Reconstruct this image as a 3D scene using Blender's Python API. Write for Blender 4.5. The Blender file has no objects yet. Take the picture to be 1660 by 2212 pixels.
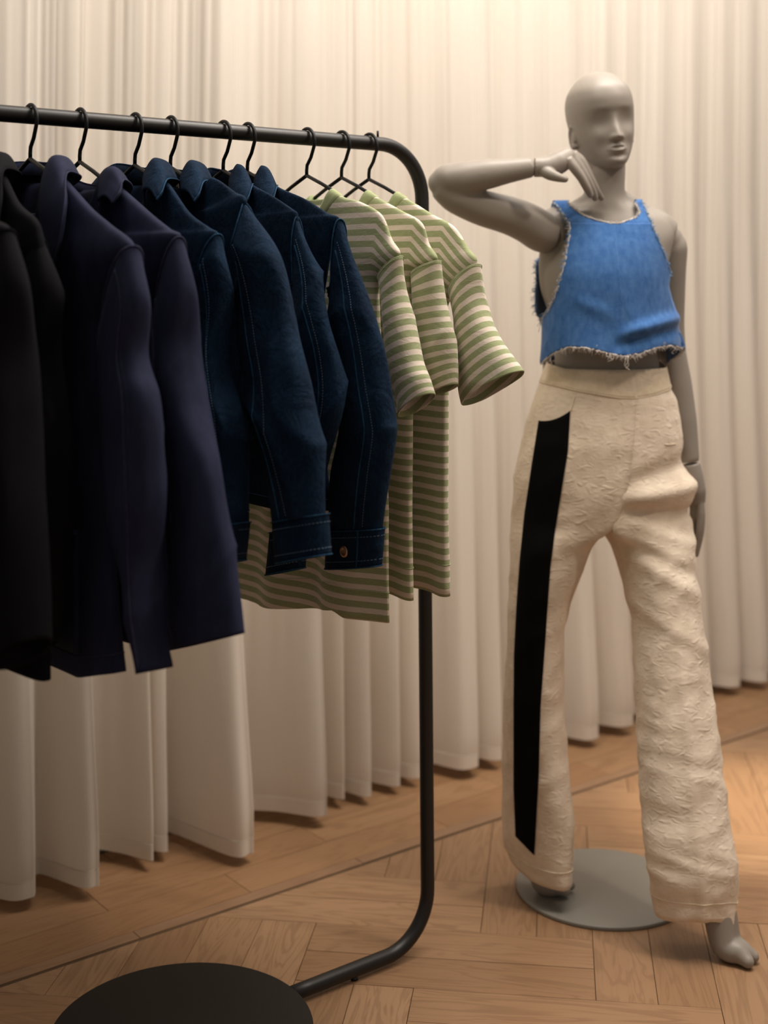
import bpy, math, random
import numpy as np
from mathutils import Vector, Euler
random.seed(7)

# ------------------------------------------------------------ camera, world, lights, exposure
SC = bpy.context.scene
COL = SC.collection
FPX, HY, CAMH = 2882.0, 600.0, 1.36          # focal length (px of the 1660 wide frame), eye level row, eye height (m)
TH = math.radians(52.344)                    # direction of rail, curtain and floor border
S_, C_ = math.sin(TH), math.cos(TH)
NR = 2.0817                                  # rack plane distance
UV_, NV_ = np.array([S_, C_, 0.0]), np.array([-C_, S_, 0.0])

cam_d = bpy.data.cameras.new('camera'); cam = bpy.data.objects.new('camera', cam_d); COL.objects.link(cam)
cam.location = (0, 0, CAMH); cam.rotation_euler = (math.radians(90), 0, 0)
cam_d.sensor_fit = 'VERTICAL'; cam_d.sensor_height = 36.0; cam_d.lens = FPX / 2212 * 36.0
cam_d.shift_y = -(1106 - HY) / 2212
cam_d.clip_start = 0.05
cam_d.dof.use_dof = True; cam_d.dof.focus_distance = 2.35; cam_d.dof.aperture_fstop = 2.2
SC.camera = cam

w = bpy.data.worlds.new('world'); SC.world = w; w.use_nodes = True
bg = w.node_tree.nodes['Background']; bg.inputs[0].default_value = (1.0, 0.88, 0.76, 1); bg.inputs[1].default_value = 0.265

def light(name, kind, loc, target, power, color, size=0.3, spot=60, blend=0.6, sy=None):
    d = bpy.data.lights.new(name, kind); d.energy = power; d.color = color
    if kind == 'AREA':
        d.size = size
        if sy: d.shape = 'RECTANGLE'; d.size_y = sy
    if kind == 'SPOT': d.spot_size = math.radians(spot); d.spot_blend = blend; d.shadow_soft_size = size
    o = bpy.data.objects.new(name, d); COL.objects.link(o); o.location = loc
    o.rotation_euler = (Vector(target) - Vector(loc)).to_track_quat('-Z', 'Y').to_euler()
    return o
WARM = (1.0, 0.85, 0.70)
light('ceiling_wash', 'AREA', (0.9, 2.55, 3.3), (1.1, 2.9, 0), 58, (1.0, 0.91, 0.82), 1.6, sy=0.8)
light('curtain_wash', 'AREA', (0.66, 2.91, 3.3), (0.18, 3.53, 1.3), 56, (1.0, 0.94, 0.87), 3.8, sy=0.4)
light('ceiling_spot', 'SPOT', (1.9, 1.9, 3.1), (0.45, 2.3, 1.2), 75, WARM, 0.10, 50)
light('ceiling_spot', 'SPOT', (-0.3, 1.6, 3.2), (0.55, 2.9, 1.5), 30, (1.0, 0.84, 0.68), 0.10, 42)
light('ceiling_spot', 'SPOT', (1.45, 3.45, 3.1), (1.02, 3.40, 0.0), 650, (1.0, 0.86, 0.66), 0.05, 18, 1.0)
SC.view_settings.view_transform = 'Standard'; SC.view_settings.look = 'None'
SC.view_settings.exposure = 0.0; SC.view_settings.gamma = 1.0; SC.view_settings.use_curve_mapping = False

# ------------------------------------------------------------ geometry of the place
def on_plane(x, y, r):
    """photo pixel -> (s, z) on the hanging plane r along the rail (s towards the aisle)"""
    k = (x - 830) / FPX; Z = r / (k * S_ + C_); n = -k * Z * C_ + Z * S_
    return NR - n, CAMH + (HY - y) / FPX * Z
def at(x, y, Y): return np.array([(x - 830) / FPX * Y, Y, CAMH + (HY - y) / FPX * Y])
def rail(r, s=0.0, z=0.0):
    v = r * UV_ + (NR - s) * NV_; v[2] = z; return v

# ------------------------------------------------------------ materials
def new_mat(name):
    m = bpy.data.materials.new(name); m.use_nodes = True; nt = m.node_tree
    return m, nt, nt.nodes['Principled BSDF']
def N(nt, typ, **kw):
    n = nt.nodes.new(typ)
    for k, v in kw.items():
        if k.startswith('i_'):
            n.inputs[k[2:].replace('_', ' ')].default_value = v
        else: setattr(n, k, v)
    return n
def mixc(nt, fac, a, b, mode='MIX'):
    n = nt.nodes.new('ShaderNodeMix'); n.data_type = 'RGBA'; n.blend_type = mode
    for sock, v in ((n.inputs[0], fac), (n.inputs[6], a), (n.inputs[7], b)):
        if hasattr(v, 'links') or isinstance(v, bpy.types.NodeSocket): nt.links.new(v, sock)
        elif isinstance(v, (int, float)): sock.default_value = v
        else: sock.default_value = (*v, 1)
    return n.outputs[2]
def bump(nt, bs, h, strength, dist=0.001, prev=None):
    b = N(nt, 'ShaderNodeBump'); b.inputs['Strength'].default_value = strength; b.inputs['Distance'].default_value = dist
    nt.links.new(h, b.inputs['Height'])
    if prev: nt.links.new(prev, b.inputs['Normal'])
    if bs: nt.links.new(b.outputs[0], bs.inputs['Normal'])
    return b.outputs[0]
def coords(nt, scale=(1, 1, 1), kind='Object'):
    tc = N(nt, 'ShaderNodeTexCoord'); mp = N(nt, 'ShaderNodeMapping'); mp.inputs['Scale'].default_value = scale
    nt.links.new(tc.outputs[kind], mp.inputs['Vector']); return mp.outputs[0]
def noise(nt, vec, scale, detail=4, rough=0.55, dist=0.0):
    n = N(nt, 'ShaderNodeTexNoise'); n.inputs['Scale'].default_value = scale; n.inputs['Detail'].default_value = detail
    n.inputs['Roughness'].default_value = rough; n.inputs['Distortion'].default_value = dist
    nt.links.new(vec, n.inputs['Vector']); return n.outputs[0]
def ramp(nt, fac, lo, hi):
    r = N(nt, 'ShaderNodeMapRange'); r.inputs[1].default_value = lo; r.inputs[2].default_value = hi
    nt.links.new(fac, r.inputs[0]); return r.outputs[0]

def cloth(name, c1, c2, scale=40, stretch=(1, 1, 1), weave=900, bumpy=0.3, crinkle=0.0, rough=0.9, sheen=0.15, lo=0.35, hi=0.65, transl=0.0):
    m, nt, bs = new_mat(name)
    v = coords(nt, stretch); n1 = noise(nt, v, scale, 6, 0.65)
    nt.links.new(mixc(nt, ramp(nt, n1, lo, hi), c1, c2), bs.inputs['Base Color'])
    bs.inputs['Roughness'].default_value = rough; bs.inputs['Sheen Weight'].default_value = sheen
    bs.inputs['Specular IOR Level'].default_value = 0.12
    v2 = coords(nt); nb = bump(nt, None, noise(nt, v2, weave, 2), bumpy, 0.0006)
    if crinkle:
        a = N(nt, 'ShaderNodeTexNoise'); a.noise_type = 'RIDGED_MULTIFRACTAL'; a.inputs['Scale'].default_value = 58; a.inputs['Detail'].default_value = 5
        a.inputs['Roughness'].default_value = 0.55; a.inputs['Distortion'].default_value = 0.7
        nt.links.new(coords(nt, (0.8, 0.8, 1.5)), a.inputs['Vector'])
        nb = bump(nt, None, a.outputs[0], crinkle, 0.0026, nb)
    nt.links.new(nb, bs.inputs['Normal'])
    if transl:
        tr = N(nt, 'ShaderNodeBsdfTranslucent'); mx = N(nt, 'ShaderNodeMixShader'); mx.inputs[0].default_value = transl
        tr.inputs[0].default_value = (*c2, 1)
        out = nt.nodes['Material Output']; nt.links.new(bs.outputs[0], mx.inputs[1]); nt.links.new(tr.outputs[0], mx.inputs[2]); nt.links.new(mx.outputs[0], out.inputs[0])
    return m
def plain(name, c, rough=0.5, metal=0.0, spec=0.5, nb=0.0, nscale=300, vary=0.0):
    m, nt, bs = new_mat(name)
    v = coords(nt); n = noise(nt, v, nscale, 3)
    c2 = tuple(min(1, x * (1 + vary)) for x in c); c1 = tuple(x * (1 - vary) for x in c)
    nt.links.new(mixc(nt, n, c1, c2), bs.inputs['Base Color'])
    bs.inputs['Roughness'].default_value = rough; bs.inputs['Metallic'].default_value = metal; bs.inputs['Specular IOR Level'].default_value = spec
    if nb: bump(nt, bs, n, nb, 0.0005)
    return m
def stripes(name, cream, green, pitch=0.0205, duty=0.54):
    m, nt, bs = new_mat(name)
    uv = N(nt, 'ShaderNodeUVMap'); sp = N(nt, 'ShaderNodeSeparateXYZ'); nt.links.new(uv.outputs[0], sp.inputs[0])
    d = N(nt, 'ShaderNodeMath', operation='DIVIDE'); nt.links.new(sp.outputs[1], d.inputs[0]); d.inputs[1].default_value = pitch
    vn = noise(nt, coords(nt), 60, 3); j = N(nt, 'ShaderNodeMath', operation='MULTIPLY_ADD'); nt.links.new(vn, j.inputs[0]); j.inputs[1].default_value = 0.05
    nt.links.new(d.outputs[0], j.inputs[2])
    fr = N(nt, 'ShaderNodeMath', operation='FRACT'); nt.links.new(j.outputs[0], fr.inputs[0])
    r = N(nt, 'ShaderNodeValToRGB'); cr = r.color_ramp; cr.interpolation = 'LINEAR'
    cr.elements[0].position = 0.0; cr.elements[0].color = (1, 1, 1, 1); cr.elements[1].position = duty - 0.015; cr.elements[1].color = (1, 1, 1, 1)
    e = cr.elements.new(duty + 0.015); e.color = (0, 0, 0, 1); e = cr.elements.new(0.97); e.color = (0, 0, 0, 1); e = cr.elements.new(1.0); e.color = (1, 1, 1, 1)
    nt.links.new(fr.outputs[0], r.inputs[0])
    sl = noise(nt, coords(nt, (6, 6, 60)), 18, 5, 0.7)
    cg = mixc(nt, ramp(nt, sl, 0.3, 0.7), tuple(x * 0.84 for x in green), tuple(x * 1.16 for x in green))
    cc = mixc(nt, ramp(nt, sl, 0.3, 0.7), tuple(x * 0.93 for x in cream), tuple(min(1, x * 1.05) for x in cream))
    nt.links.new(mixc(nt, r.outputs[0], cc, cg), bs.inputs['Base Color'])
    bs.inputs['Roughness'].default_value = 0.9; bs.inputs['Sheen Weight'].default_value = 0.2; bs.inputs['Specular IOR Level'].default_value = 0.2
    nb = bump(nt, None, noise(nt, coords(nt), 700, 2), 0.25, 0.0005)
    nb = bump(nt, None, noise(nt, coords(nt, (1, 1, 1.6)), 28, 4, 0.6, 0.8), 0.35, 0.004, nb)
    nt.links.new(nb, bs.inputs['Normal'])
    return m
def wood(name, c1, c2, c3, along='x'):
    m, nt, bs = new_mat(name)
    tc = N(nt, 'ShaderNodeTexCoord'); oi = N(nt, 'ShaderNodeObjectInfo')
    off = N(nt, 'ShaderNodeVectorMath', operation='MULTIPLY_ADD')
    cx = N(nt, 'ShaderNodeCombineXYZ')
    for k in range(3): nt.links.new(oi.outputs['Random'], cx.inputs[k])
    nt.links.new(cx.outputs[0], off.inputs[0]); off.inputs[1].default_value = (37, 91, 53); nt.links.new(tc.outputs['Object'], off.inputs[2])
    mp = N(nt, 'ShaderNodeMapping'); mp.inputs['Scale'].default_value = (1.1, 9, 9); nt.links.new(off.outputs[0], mp.inputs['Vector'])
    n1 = noise(nt, mp.outputs[0], 1.7, 3, 0.5, 0.7)
    # cathedral rings: sine of the warped noise
    mu = N(nt, 'ShaderNodeMath', operation='MULTIPLY'); nt.links.new(n1, mu.inputs[0]); mu.inputs[1].default_value = 62
    si = N(nt, 'ShaderNodeMath', operation='SINE'); nt.links.new(mu.outputs[0], si.inputs[0])
    mp2 = N(nt, 'ShaderNodeMapping'); mp2.inputs['Scale'].default_value = (5, 190, 190); nt.links.new(off.outputs[0], mp2.inputs['Vector'])
    n2 = noise(nt, mp2.outputs[0], 1.0, 4, 0.7)
    base = mixc(nt, oi.outputs['Random'], c1, c2)
    g1 = mixc(nt, ramp(nt, si.outputs[0], -0.6, 1.0), base, c3)
    f = N(nt, 'ShaderNodeMath', operation='MULTIPLY'); f.inputs[1].default_value = 0.42
    nt.links.new(ramp(nt, si.outputs[0], 0.1, 1.0), f.inputs[0])
    col = mixc(nt, f.outputs[0], base, c3)
    f2 = N(nt, 'ShaderNodeMath', operation='MULTIPLY'); f2.inputs[1].default_value = 0.40; nt.links.new(ramp(nt, n2, 0.52, 0.75), f2.inputs[0])
    col = mixc(nt, f2.outputs[0], col, c3)
    n3 = noise(nt, mp.outputs[0], 0.8, 2)
    col = mixc(nt, ramp(nt, n3, 0.3, 0.75), col, mixc(nt, 0.82, c1, col), 'MIX')
    nt.links.new(col, bs.inputs['Base Color'])
    bs.inputs['Roughness'].default_value = 0.42; bs.inputs['Specular IOR Level'].default_value = 0.32
    bump(nt, bs, n2, 0.18, 0.0006)
    return m

M = {}
M['oak'] = wood('oak', (0.285, 0.163, 0.086), (0.365, 0.220, 0.122), (0.180, 0.097, 0.050))
M['oak_border'] = wood('oak_border', (0.285, 0.155, 0.076), (0.345, 0.200, 0.104), (0.19, 0.100, 0.048))
M['strip'] = wood('oak_strip', (0.28, 0.165, 0.095), (0.30, 0.18, 0.105), (0.20, 0.11, 0.06))
M['joint'] = plain('floor_joint', (0.075, 0.044, 0.025), 0.9)
M['cork'] = plain('cork_line', (0.095, 0.058, 0.028), 0.9, nb=0.5, nscale=260, vary=0.5)
M['wall'] = plain('wall_paint', (0.62, 0.58, 0.54), 0.85, nb=0.1)
M['skirting'] = plain('skirting_grey', (0.30, 0.28, 0.27), 0.5)
M['curtain'] = cloth('curtain_voile', (0.79, 0.715, 0.62), (0.85, 0.785, 0.70), 5, (1, 1, 0.15), 1200, 0.15, 0, 0.95, 0.1, transl=0.35)
M['rack'] = plain('black_powder_coat', (0.0085, 0.0075, 0.007), 0.42, 0.0, 0.4, 0.12, 900)
M['rack_base'] = plain('black_base_coat', (0.0095, 0.008, 0.007), 0.6, 0.0, 0.3, 0.12, 900)
M['hanger'] = plain('black_hanger_wire', (0.003, 0.003, 0.003), 0.5, 0.0, 0.3)
M['screw'] = plain('dark_steel', (0.05, 0.045, 0.04), 0.4, 0.8)
M['navy'] = cloth('navy_twill', (0.0130, 0.0160, 0.038), (0.0210, 0.0250, 0.056), 30, (1, 1, 0.4), 1400, 0.25, rough=0.85, sheen=0.0)
M['navy_edge'] = cloth('navy_stitch', (0.030, 0.031, 0.062), (0.045, 0.046, 0.085), 90, (1, 1, 1), 1400, 0.25, sheen=0.0)
M['black'] = cloth('black_twill', (0.0025, 0.0025, 0.0045), (0.004, 0.004, 0.0065), 30, (1, 1, 0.4), 1400, 0.25, sheen=0.0)
def denim(name, k, hue=1.0):
    a = (0.0017 * k, 0.0078 * k, 0.0215 * k * hue); b = (0.0088 * k, 0.0280 * k, 0.062 * k * hue)
    m, nt, bs = new_mat(name)
    v = coords(nt, (1, 1, 0.22)); n1 = noise(nt, v, 420, 5, 0.75); n2 = noise(nt, coords(nt), 9, 4, 0.6)
    ad = N(nt, 'ShaderNodeMath', operation='MULTIPLY_ADD'); nt.links.new(n2, ad.inputs[0]); ad.inputs[1].default_value = 1.0; nt.links.new(n1, ad.inputs[2])
    nt.links.new(mixc(nt, ramp(nt, ad.outputs[0], 0.82, 1.25), a, b), bs.inputs['Base Color'])
    bs.inputs['Roughness'].default_value = 0.9; bs.inputs['Specular IOR Level'].default_value = 0.12
    nb = bump(nt, None, n1, 0.3, 0.0006)
    nb = bump(nt, None, noise(nt, coords(nt, (1, 1, .7)), 22, 6, 0.6, 0.8), 0.6, 0.012, nb)
    nt.links.new(nb, bs.inputs['Normal']); return m
M['denim'] = denim('dark_denim', 1.0)
M['denim_edge'] = denim('worn_denim_edge', 3.2, 0.85)
M['denim_in'] = denim('denim_inside', 0.5)
M['thread'] = plain('light_blue_thread', (0.09, 0.14, 0.21), 0.9)
M['copper'] = plain('copper_button', (0.62, 0.36, 0.22), 0.35, 0.9, 0.5)
M['label'] = plain('cream_thread', (0.45, 0.40, 0.32), 0.8)
M['label_bg'] = plain('black_label', (0.01, 0.01, 0.01), 0.8)
M['tee'] = stripes('green_cream_stripes', (0.66, 0.57, 0.48), (0.295, 0.325, 0.17))
M['rib'] = cloth('green_rib', (0.29, 0.33, 0.165), (0.37, 0.41, 0.22), 60, (1, 1, 1), 1000, 0.4)
M['tee_seam'] = plain('pale_green_thread', (0.40, 0.42, 0.26), 0.9)
M['skin'] = plain('mannequin_grey', (0.265, 0.236, 0.205), 0.45, 0.0, 0.35, 0.03, 700, 0.02)
M['plate'] = plain('grey_base_plate', (0.235, 0.222, 0.195), 0.34, 0.0, 0.4, 0.03, 500)
M['linen'] = cloth('cream_linen', (0.65, 0.545, 0.43), (0.77, 0.665, 0.54), 22, (1, 1, 1), 700, 0.5, 0.62, sheen=0.1, transl=0.0)
M['linen_smooth'] = cloth('cream_linen_waistband', (0.70, 0.58, 0.43), (0.78, 0.67, 0.52), 60, (1, 1, 1), 600, 0.5, 0.15)
M['stripe'] = plain('black_side_stripe', (0.0025, 0.0025, 0.0025), 0.95, 0, 0.1)
M['blue'] = cloth('blue_denim', (0.028, 0.098, 0.285), (0.070, 0.175, 0.40), 75, (1, 1, 0.5), 700, 0.5, 0.12, lo=0.3, hi=0.75)
M['blue_in'] = cloth('blue_denim_inside', (0.06, 0.11, 0.22), (0.11, 0.17, 0.30), 60, (1, 1, 0.5), 700, 0.4)
M['fray'] = cloth('frayed_cotton', (0.42, 0.40, 0.40), (0.66, 0.60, 0.54), 200)
M['blue_thread'] = plain('pale_blue_stitch', (0.19, 0.31, 0.50), 0.9)
M['blue_fray'] = plain('blue_fray', (0.13, 0.24, 0.42), 0.9)

# ------------------------------------------------------------ object helpers
def link(o, parent=None):
    COL.objects.link(o)
    if parent is not None: o.parent = parent
    return o
def tag(o, label=None, cat=None, group=None, kind=None):
    for k, v in (('label', label), ('category', cat), ('group', group), ('kind', kind)):
        if v: o[k] = v
    return o
def empty(name, loc, rz=0.0, **kw):
    o = bpy.data.objects.new(name, None); o.empty_display_size = 0.05; o.location = loc; o.rotation_euler = (0, 0, rz)
    link(o); tag(o, **kw); return o
def mesh(name, verts, faces, mat, parent=None, smooth=True, uvs=None, solid=0.0, mat2=None):
    me = bpy.data.meshes.new(name)
    off = OFF.get(parent.name, None) if parent is not None else None
    v = np.asarray(verts, float)
    if off is not None: v = v - off
    me.from_pydata(v.tolist(), [], [tuple(int(i) for i in f) for f in faces])
    me.materials.append(mat)
    if mat2: me.materials.append(mat2)
    if smooth: me.polygons.foreach_set('use_smooth', [True] * len(me.polygons))
    if uvs is not None:
        ul = me.uv_layers.new(name='UVMap'); li = np.zeros(len(me.loops), int); me.loops.foreach_get('vertex_index', li)
        ul.data.foreach_set('uv', np.asarray(uvs, float)[li].ravel())
    me.update()
    o = bpy.data.objects.new(name, me); link(o, parent)
    if solid:
        md = o.modifiers.new('thickness', 'SOLIDIFY'); md.thickness = solid; md.offset = -1
        if mat2: md.material_offset = 1
    return o
OFF = {}     # offset of a thing's local frame (its base) from the frame in which its shapes are written

def catmull(P, n):
    """P (k,d) -> n samples, uniform Catmull-Rom"""
    P = np.asarray(P, float); k = len(P)
    t = np.linspace(0, k - 1, n); i = np.clip(t.astype(int), 0, k - 2); f = (t - i)[:, None]
    Q = np.vstack([2 * P[0] - P[1], P, 2 * P[-1] - P[-2]])
    p0, p1, p2, p3 = Q[i], Q[i + 1], Q[i + 2], Q[i + 3]
    return 0.5 * (2 * p1 + (p2 - p0) * f + (2 * p0 - 5 * p1 + 4 * p2 - p3) * f**2 + (3 * p1 - p0 - 3 * p2 + p3) * f**3)
def lin(P, n):
    P = np.asarray(P, float); t = np.linspace(0, len(P) - 1, n)
    return np.stack([np.interp(t, np.arange(len(P)), P[:, j]) for j in range(P.shape[1])], 1)
def grid_faces(nv, nu, closed=True, base=0):
    F = []
    m = nu if closed else nu - 1
    for i in range(nv - 1):
        for j in range(m):
            a = base + i * nu + j; b = base + i * nu + (j + 1) % nu
            F.append((a, b, b + nu, a + nu))
    return F
def grid_normals(G, closed=True):
    du = (np.roll(G, -1, 1) - np.roll(G, 1, 1)) if closed else np.gradient(G, axis=1)
    dv = np.gradient(G, axis=0); n = np.cross(du, dv); l = np.linalg.norm(n, axis=2, keepdims=True); return n / np.maximum(l, 1e-9)
def oriented(G, n, closed=True):
    """grid faces whose normals agree with n, so that the thickness goes inwards"""
    F = grid_faces(G.shape[0], G.shape[1], closed); m = np.cross(np.roll(G, -1, 1) - G, np.roll(G, -1, 0) - G)[:-1, :-1]
    return F if (m * n[:-1, :-1]).sum() > 0 else [f[::-1] for f in F]
def waves(P, seed, scale, n=9, stretch=(1, 1, 1)):
    """smooth random field of 3-D points, roughly -1..1"""
    rg = np.random.RandomState(abs(seed) + 1); out = np.zeros(P.shape[:-1])
    Q = P * np.array(stretch)
    for _ in range(n):
        k = rg.normal(size=3); k /= np.linalg.norm(k); k *= scale * rg.uniform(0.5, 1.6)
        out += np.sin(Q @ k + rg.uniform(0, 6.28) + 0.9 * np.sin(Q @ (k[[1, 2, 0]] * 0.7) + rg.uniform(0, 6.28)))
    return out / n * 1.6
def creases(P, seed, scale, n=4, stretch=(1, 1, 1)):
    """sharp-edged folds"""
    v = waves(P, seed, scale, n, stretch); return 1 - 2 * np.abs(v) ** 0.7
def ptube(pts, rad, nseg=10, cap=True, n=None):
    """round tube along points -> verts, faces"""
    P = np.asarray(pts, float)
    if n: P = catmull(P, n)
    R = np.full(len(P), rad, float) if np.isscalar(rad) else np.interp(np.linspace(0, 1, len(P)), np.linspace(0, 1, len(rad)), rad)
    T = np.gradient(P, axis=0); T /= np.maximum(np.linalg.norm(T, axis=1, keepdims=True), 1e-9)
    up = np.array([0, 0, 1.0]) if abs(T[0][2]) < 0.9 else np.array([1.0, 0, 0])
    a = np.cross(T[0], up); a /= np.linalg.norm(a); V = []
    for i in range(len(P)):
        a = a - T[i] * (a @ T[i]); a /= max(np.linalg.norm(a), 1e-9); b = np.cross(T[i], a)
        for j in range(nseg):
            q = 2 * math.pi * j / nseg; V.append(P[i] + R[i] * (math.cos(q) * a + math.sin(q) * b))
    F = grid_faces(len(P), nseg)
    if cap:
        F.append(tuple(range(nseg))[::-1]); F.append(tuple(range((len(P) - 1) * nseg, len(P) * nseg)))
    return V, F
def join(parts):
    V, F = [], []
    for v, f in parts:
        b = len(V); V.extend([tuple(p) for p in v]); F.extend([tuple(i + b for i in q) for q in f])
    return V, F
def box(x0, x1, y0, y1, z0, z1):
    V = [(x, y, z) for z in (z0, z1) for y in (y0, y1) for x in (x0, x1)]
    return V, [(0, 2, 3, 1), (4, 5, 7, 6), (0, 1, 5, 4), (2, 6, 7, 3), (0, 4, 6, 2), (1, 3, 7, 5)]
def bake(o, smooth_it=0, vox=0.003):
    """union the overlapping shells of a mesh into one continuous skin"""
    m = o.modifiers.new('r', 'REMESH'); m.mode = 'VOXEL'; m.voxel_size = vox; m.use_smooth_shade = True
    if smooth_it:
        m = o.modifiers.new('s', 'SMOOTH'); m.factor = 0.5; m.iterations = smooth_it
    dg = bpy.context.evaluated_depsgraph_get(); me = bpy.data.meshes.new_from_object(o.evaluated_get(dg))
    mats = [x for x in o.data.materials]; o.modifiers.clear(); old = o.data; o.data = me
    if not me.materials:
        for x in mats: me.materials.append(x)
    bpy.data.meshes.remove(old); return o

# ------------------------------------------------------------ floor: oak border planks, cork line, double herringbone
W0 = 0.11527                                  # plank width
floor_v, floor_f = box(-4.5, 6.5, -2.5, 6.5, -0.06, -0.012)
floor = mesh('floor', floor_v, floor_f, M['joint'], smooth=False); tag(floor, kind='structure')
AL = TH - math.pi / 4
PA, QA = np.array([math.cos(AL), -math.sin(AL)]), np.array([math.sin(AL), math.cos(AL)])
CORK_N = 2.478
def clip_poly(poly, nrm, d):                  # keep points with p.nrm <= d
    out = []
    for i in range(len(poly)):
        a, b = poly[i], poly[(i + 1) % len(poly)]; da, db = a @ nrm - d, b @ nrm - d
        if da <= 0: out.append(a)
        if da * db < 0: out.append(a + (b - a) * (da / (da - db)))
    return out
def plank(poly, ang, mat, name='plank', dz=0.0):
    """one board: poly in world xy (counter-clockwise), long axis at angle ang; bevelled top"""
    poly = np.array(poly); c = poly.mean(0); R = np.array([[math.cos(ang), math.sin(ang)], [-math.sin(ang), math.cos(ang)]])
    L = (poly - c) @ R.T; n = len(L)
    k = lambda e, z: [(*(q - np.sign(q) * 0 - (q / max(np.linalg.norm(q), 1e-6)) * e), z) for q in L]
    V = k(0.0, -0.012) + k(0.0, -0.0010) + k(0.0009, 0.0)
    F = [tuple(range(2 * n, 3 * n))]
    for a in (0, n):
        for i in range(n): F.append((a + i, a + (i + 1) % n, a + n + (i + 1) % n, a + n + i))
    me = bpy.data.meshes.new(name); me.from_pydata(V, [], F); me.materials.append(mat); me.update()
    o = bpy.data.objects.new(name, me); o.location = (c[0], c[1], dz); o.rotation_euler = (0, 0, ang); link(o, floor); return o
A0, B0 = 0.0752, 2.5413                          # joint lines read off the photograph
WW, LL = 2 * W0, 5 * W0
g = 0.0005
rng = random.Random(3); nplank = 0
nv2 = np.array([-C_, S_]); uv2 = np.array([S_, C_])
for k in range(-14, 15):
    for m in range(-8, 9):
        ox, oy = k * WW + m * LL, -k * WW + m * LL
        for kind in (0, 1):
            for h in (0, 1):
                if kind == 0: x0, x1, y0, y1 = A0 - LL, A0, B0 + h * W0, B0 + (h + 1) * W0
                else: x0, x1, y0, y1 = A0 + h * W0, A0 + (h + 1) * W0, B0, B0 + LL
                x0 += ox; x1 += ox; y0 += oy; y1 += oy
                poly = [PA * x + QA * y for x, y in ((x0 + g, y0 + g), (x1 - g, y0 + g), (x1 - g, y1 - g), (x0 + g, y1 - g))]
                c = sum(poly) / 4
                if c[1] < 1.95 or c[1] > 5.2 or abs(c[0]) > 0.29 * c[1] + 0.75 or c[0] > 1.9: continue
                poly = clip_poly(poly, nv2, CORK_N - 0.005)
                if len(poly) < 3 or np.ptp([q @ nv2 for q in poly]) < 0.01: continue
                ang = -AL if kind == 0 else -AL + math.pi / 2
                plank(poly, ang, M['oak'], dz=rng.uniform(-0.00025, 0.00025)); nplank += 1
# the floor carries on as the same boards beyond the picture: one piece
rest = []
for k in range(-26, 27):
    for m in range(-16, 17):
        ox, oy = k * WW + m * LL, -k * WW + m * LL
        for kind in (0, 1):
            for h in (0, 1):
                if kind == 0: x0, x1, y0, y1 = A0 - LL, A0, B0 + h * W0, B0 + (h + 1) * W0
                else: x0, x1, y0, y1 = A0 + h * W0, A0 + (h + 1) * W0, B0, B0 + LL
                x0 += ox; x1 += ox; y0 += oy; y1 += oy
                poly = [PA * x + QA * y for x, y in ((x0 + g, y0 + g), (x1 - g, y0 + g), (x1 - g, y1 - g), (x0 + g, y1 - g))]
                c = sum(poly) / 4
                inner = not (c[1] < 1.95 or c[1] > 5.2 or abs(c[0]) > 0.29 * c[1] + 0.75 or c[0] > 1.9)
                if inner or c[1] < -1.5 or c[1] > 5.8 or c[0] < -3.5 or c[0] > 5.5: continue
                poly = clip_poly(poly, nv2, CORK_N - 0.005)
                if len(poly) < 3 or np.ptp([q @ nv2 for q in poly]) < 0.01: continue
                rest.append(([(*q, -0.0005) for q in poly], [tuple(range(len(poly)))]))
V, F = join(rest); o = mesh('plank_field', V, F, M['oak'], floor, smooth=False); tag(o, kind='stuff')
# border rows beyond the cork line
def uvpoly(u0, u1, n0, n1): return [uv2 * u + nv2 * n for u, n in ((u0, n0), (u1, n0), (u1, n1), (u0, n1))]
rows = [(2.483, 2.517, 1.282, 'strip'), (2.517, 2.6305, 1.5705, 'oak_border'), (2.6305, 2.7445, 1.282, 'oak_border'), (2.7445, 2.858, 1.5705, 'oak_border'), (2.858, 2.903, 1.40, 'oak_border')]
for n0, n1, ph, mt in rows:
    for k in range(-3, 7):
        u0 = ph + k * 0.5744
        plank(uvpoly(u0 + g, u0 + 0.5744 - g, n0 + g, n1 - g), TH * -1 + math.pi / 2, M[mt], 'plank' if mt != 'strip' else 'edge_strip', rng.uniform(-0.0002, 0.0002)); nplank += 1
pv = uvpoly(-1.5, 6.2, 2.472, 2.484)
o = mesh('cork_joint', [(*q, -0.0025) for q in pv], [(0, 1, 2, 3)], M['cork'], floor, smooth=False)
print('PLANKS', nplank)

# ------------------------------------------------------------ wall behind the curtain
def along(u0, u1, n0, n1, z0, z1):
    P = uvpoly(u0, u1, n0, n1)
    V = [(*q, z0) for q in P] + [(*q, z1) for q in P]
    return V, [(0, 3, 2, 1), (4, 5, 6, 7), (0, 1, 5, 4), (1, 2, 6, 5), (2, 3, 7, 6), (3, 0, 4, 7)]
wb = mesh('wall_back', *along(-1.5, 6.2, 3.02, 3.12, -0.02, 3.3), M['wall'], smooth=False); tag(wb, kind='structure')
bb = mesh('baseboard_back', *along(-1.5, 6.2, 2.918, 3.019, -0.004, 0.035), M['skirting'], smooth=False); tag(bb, kind='structure')

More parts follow.
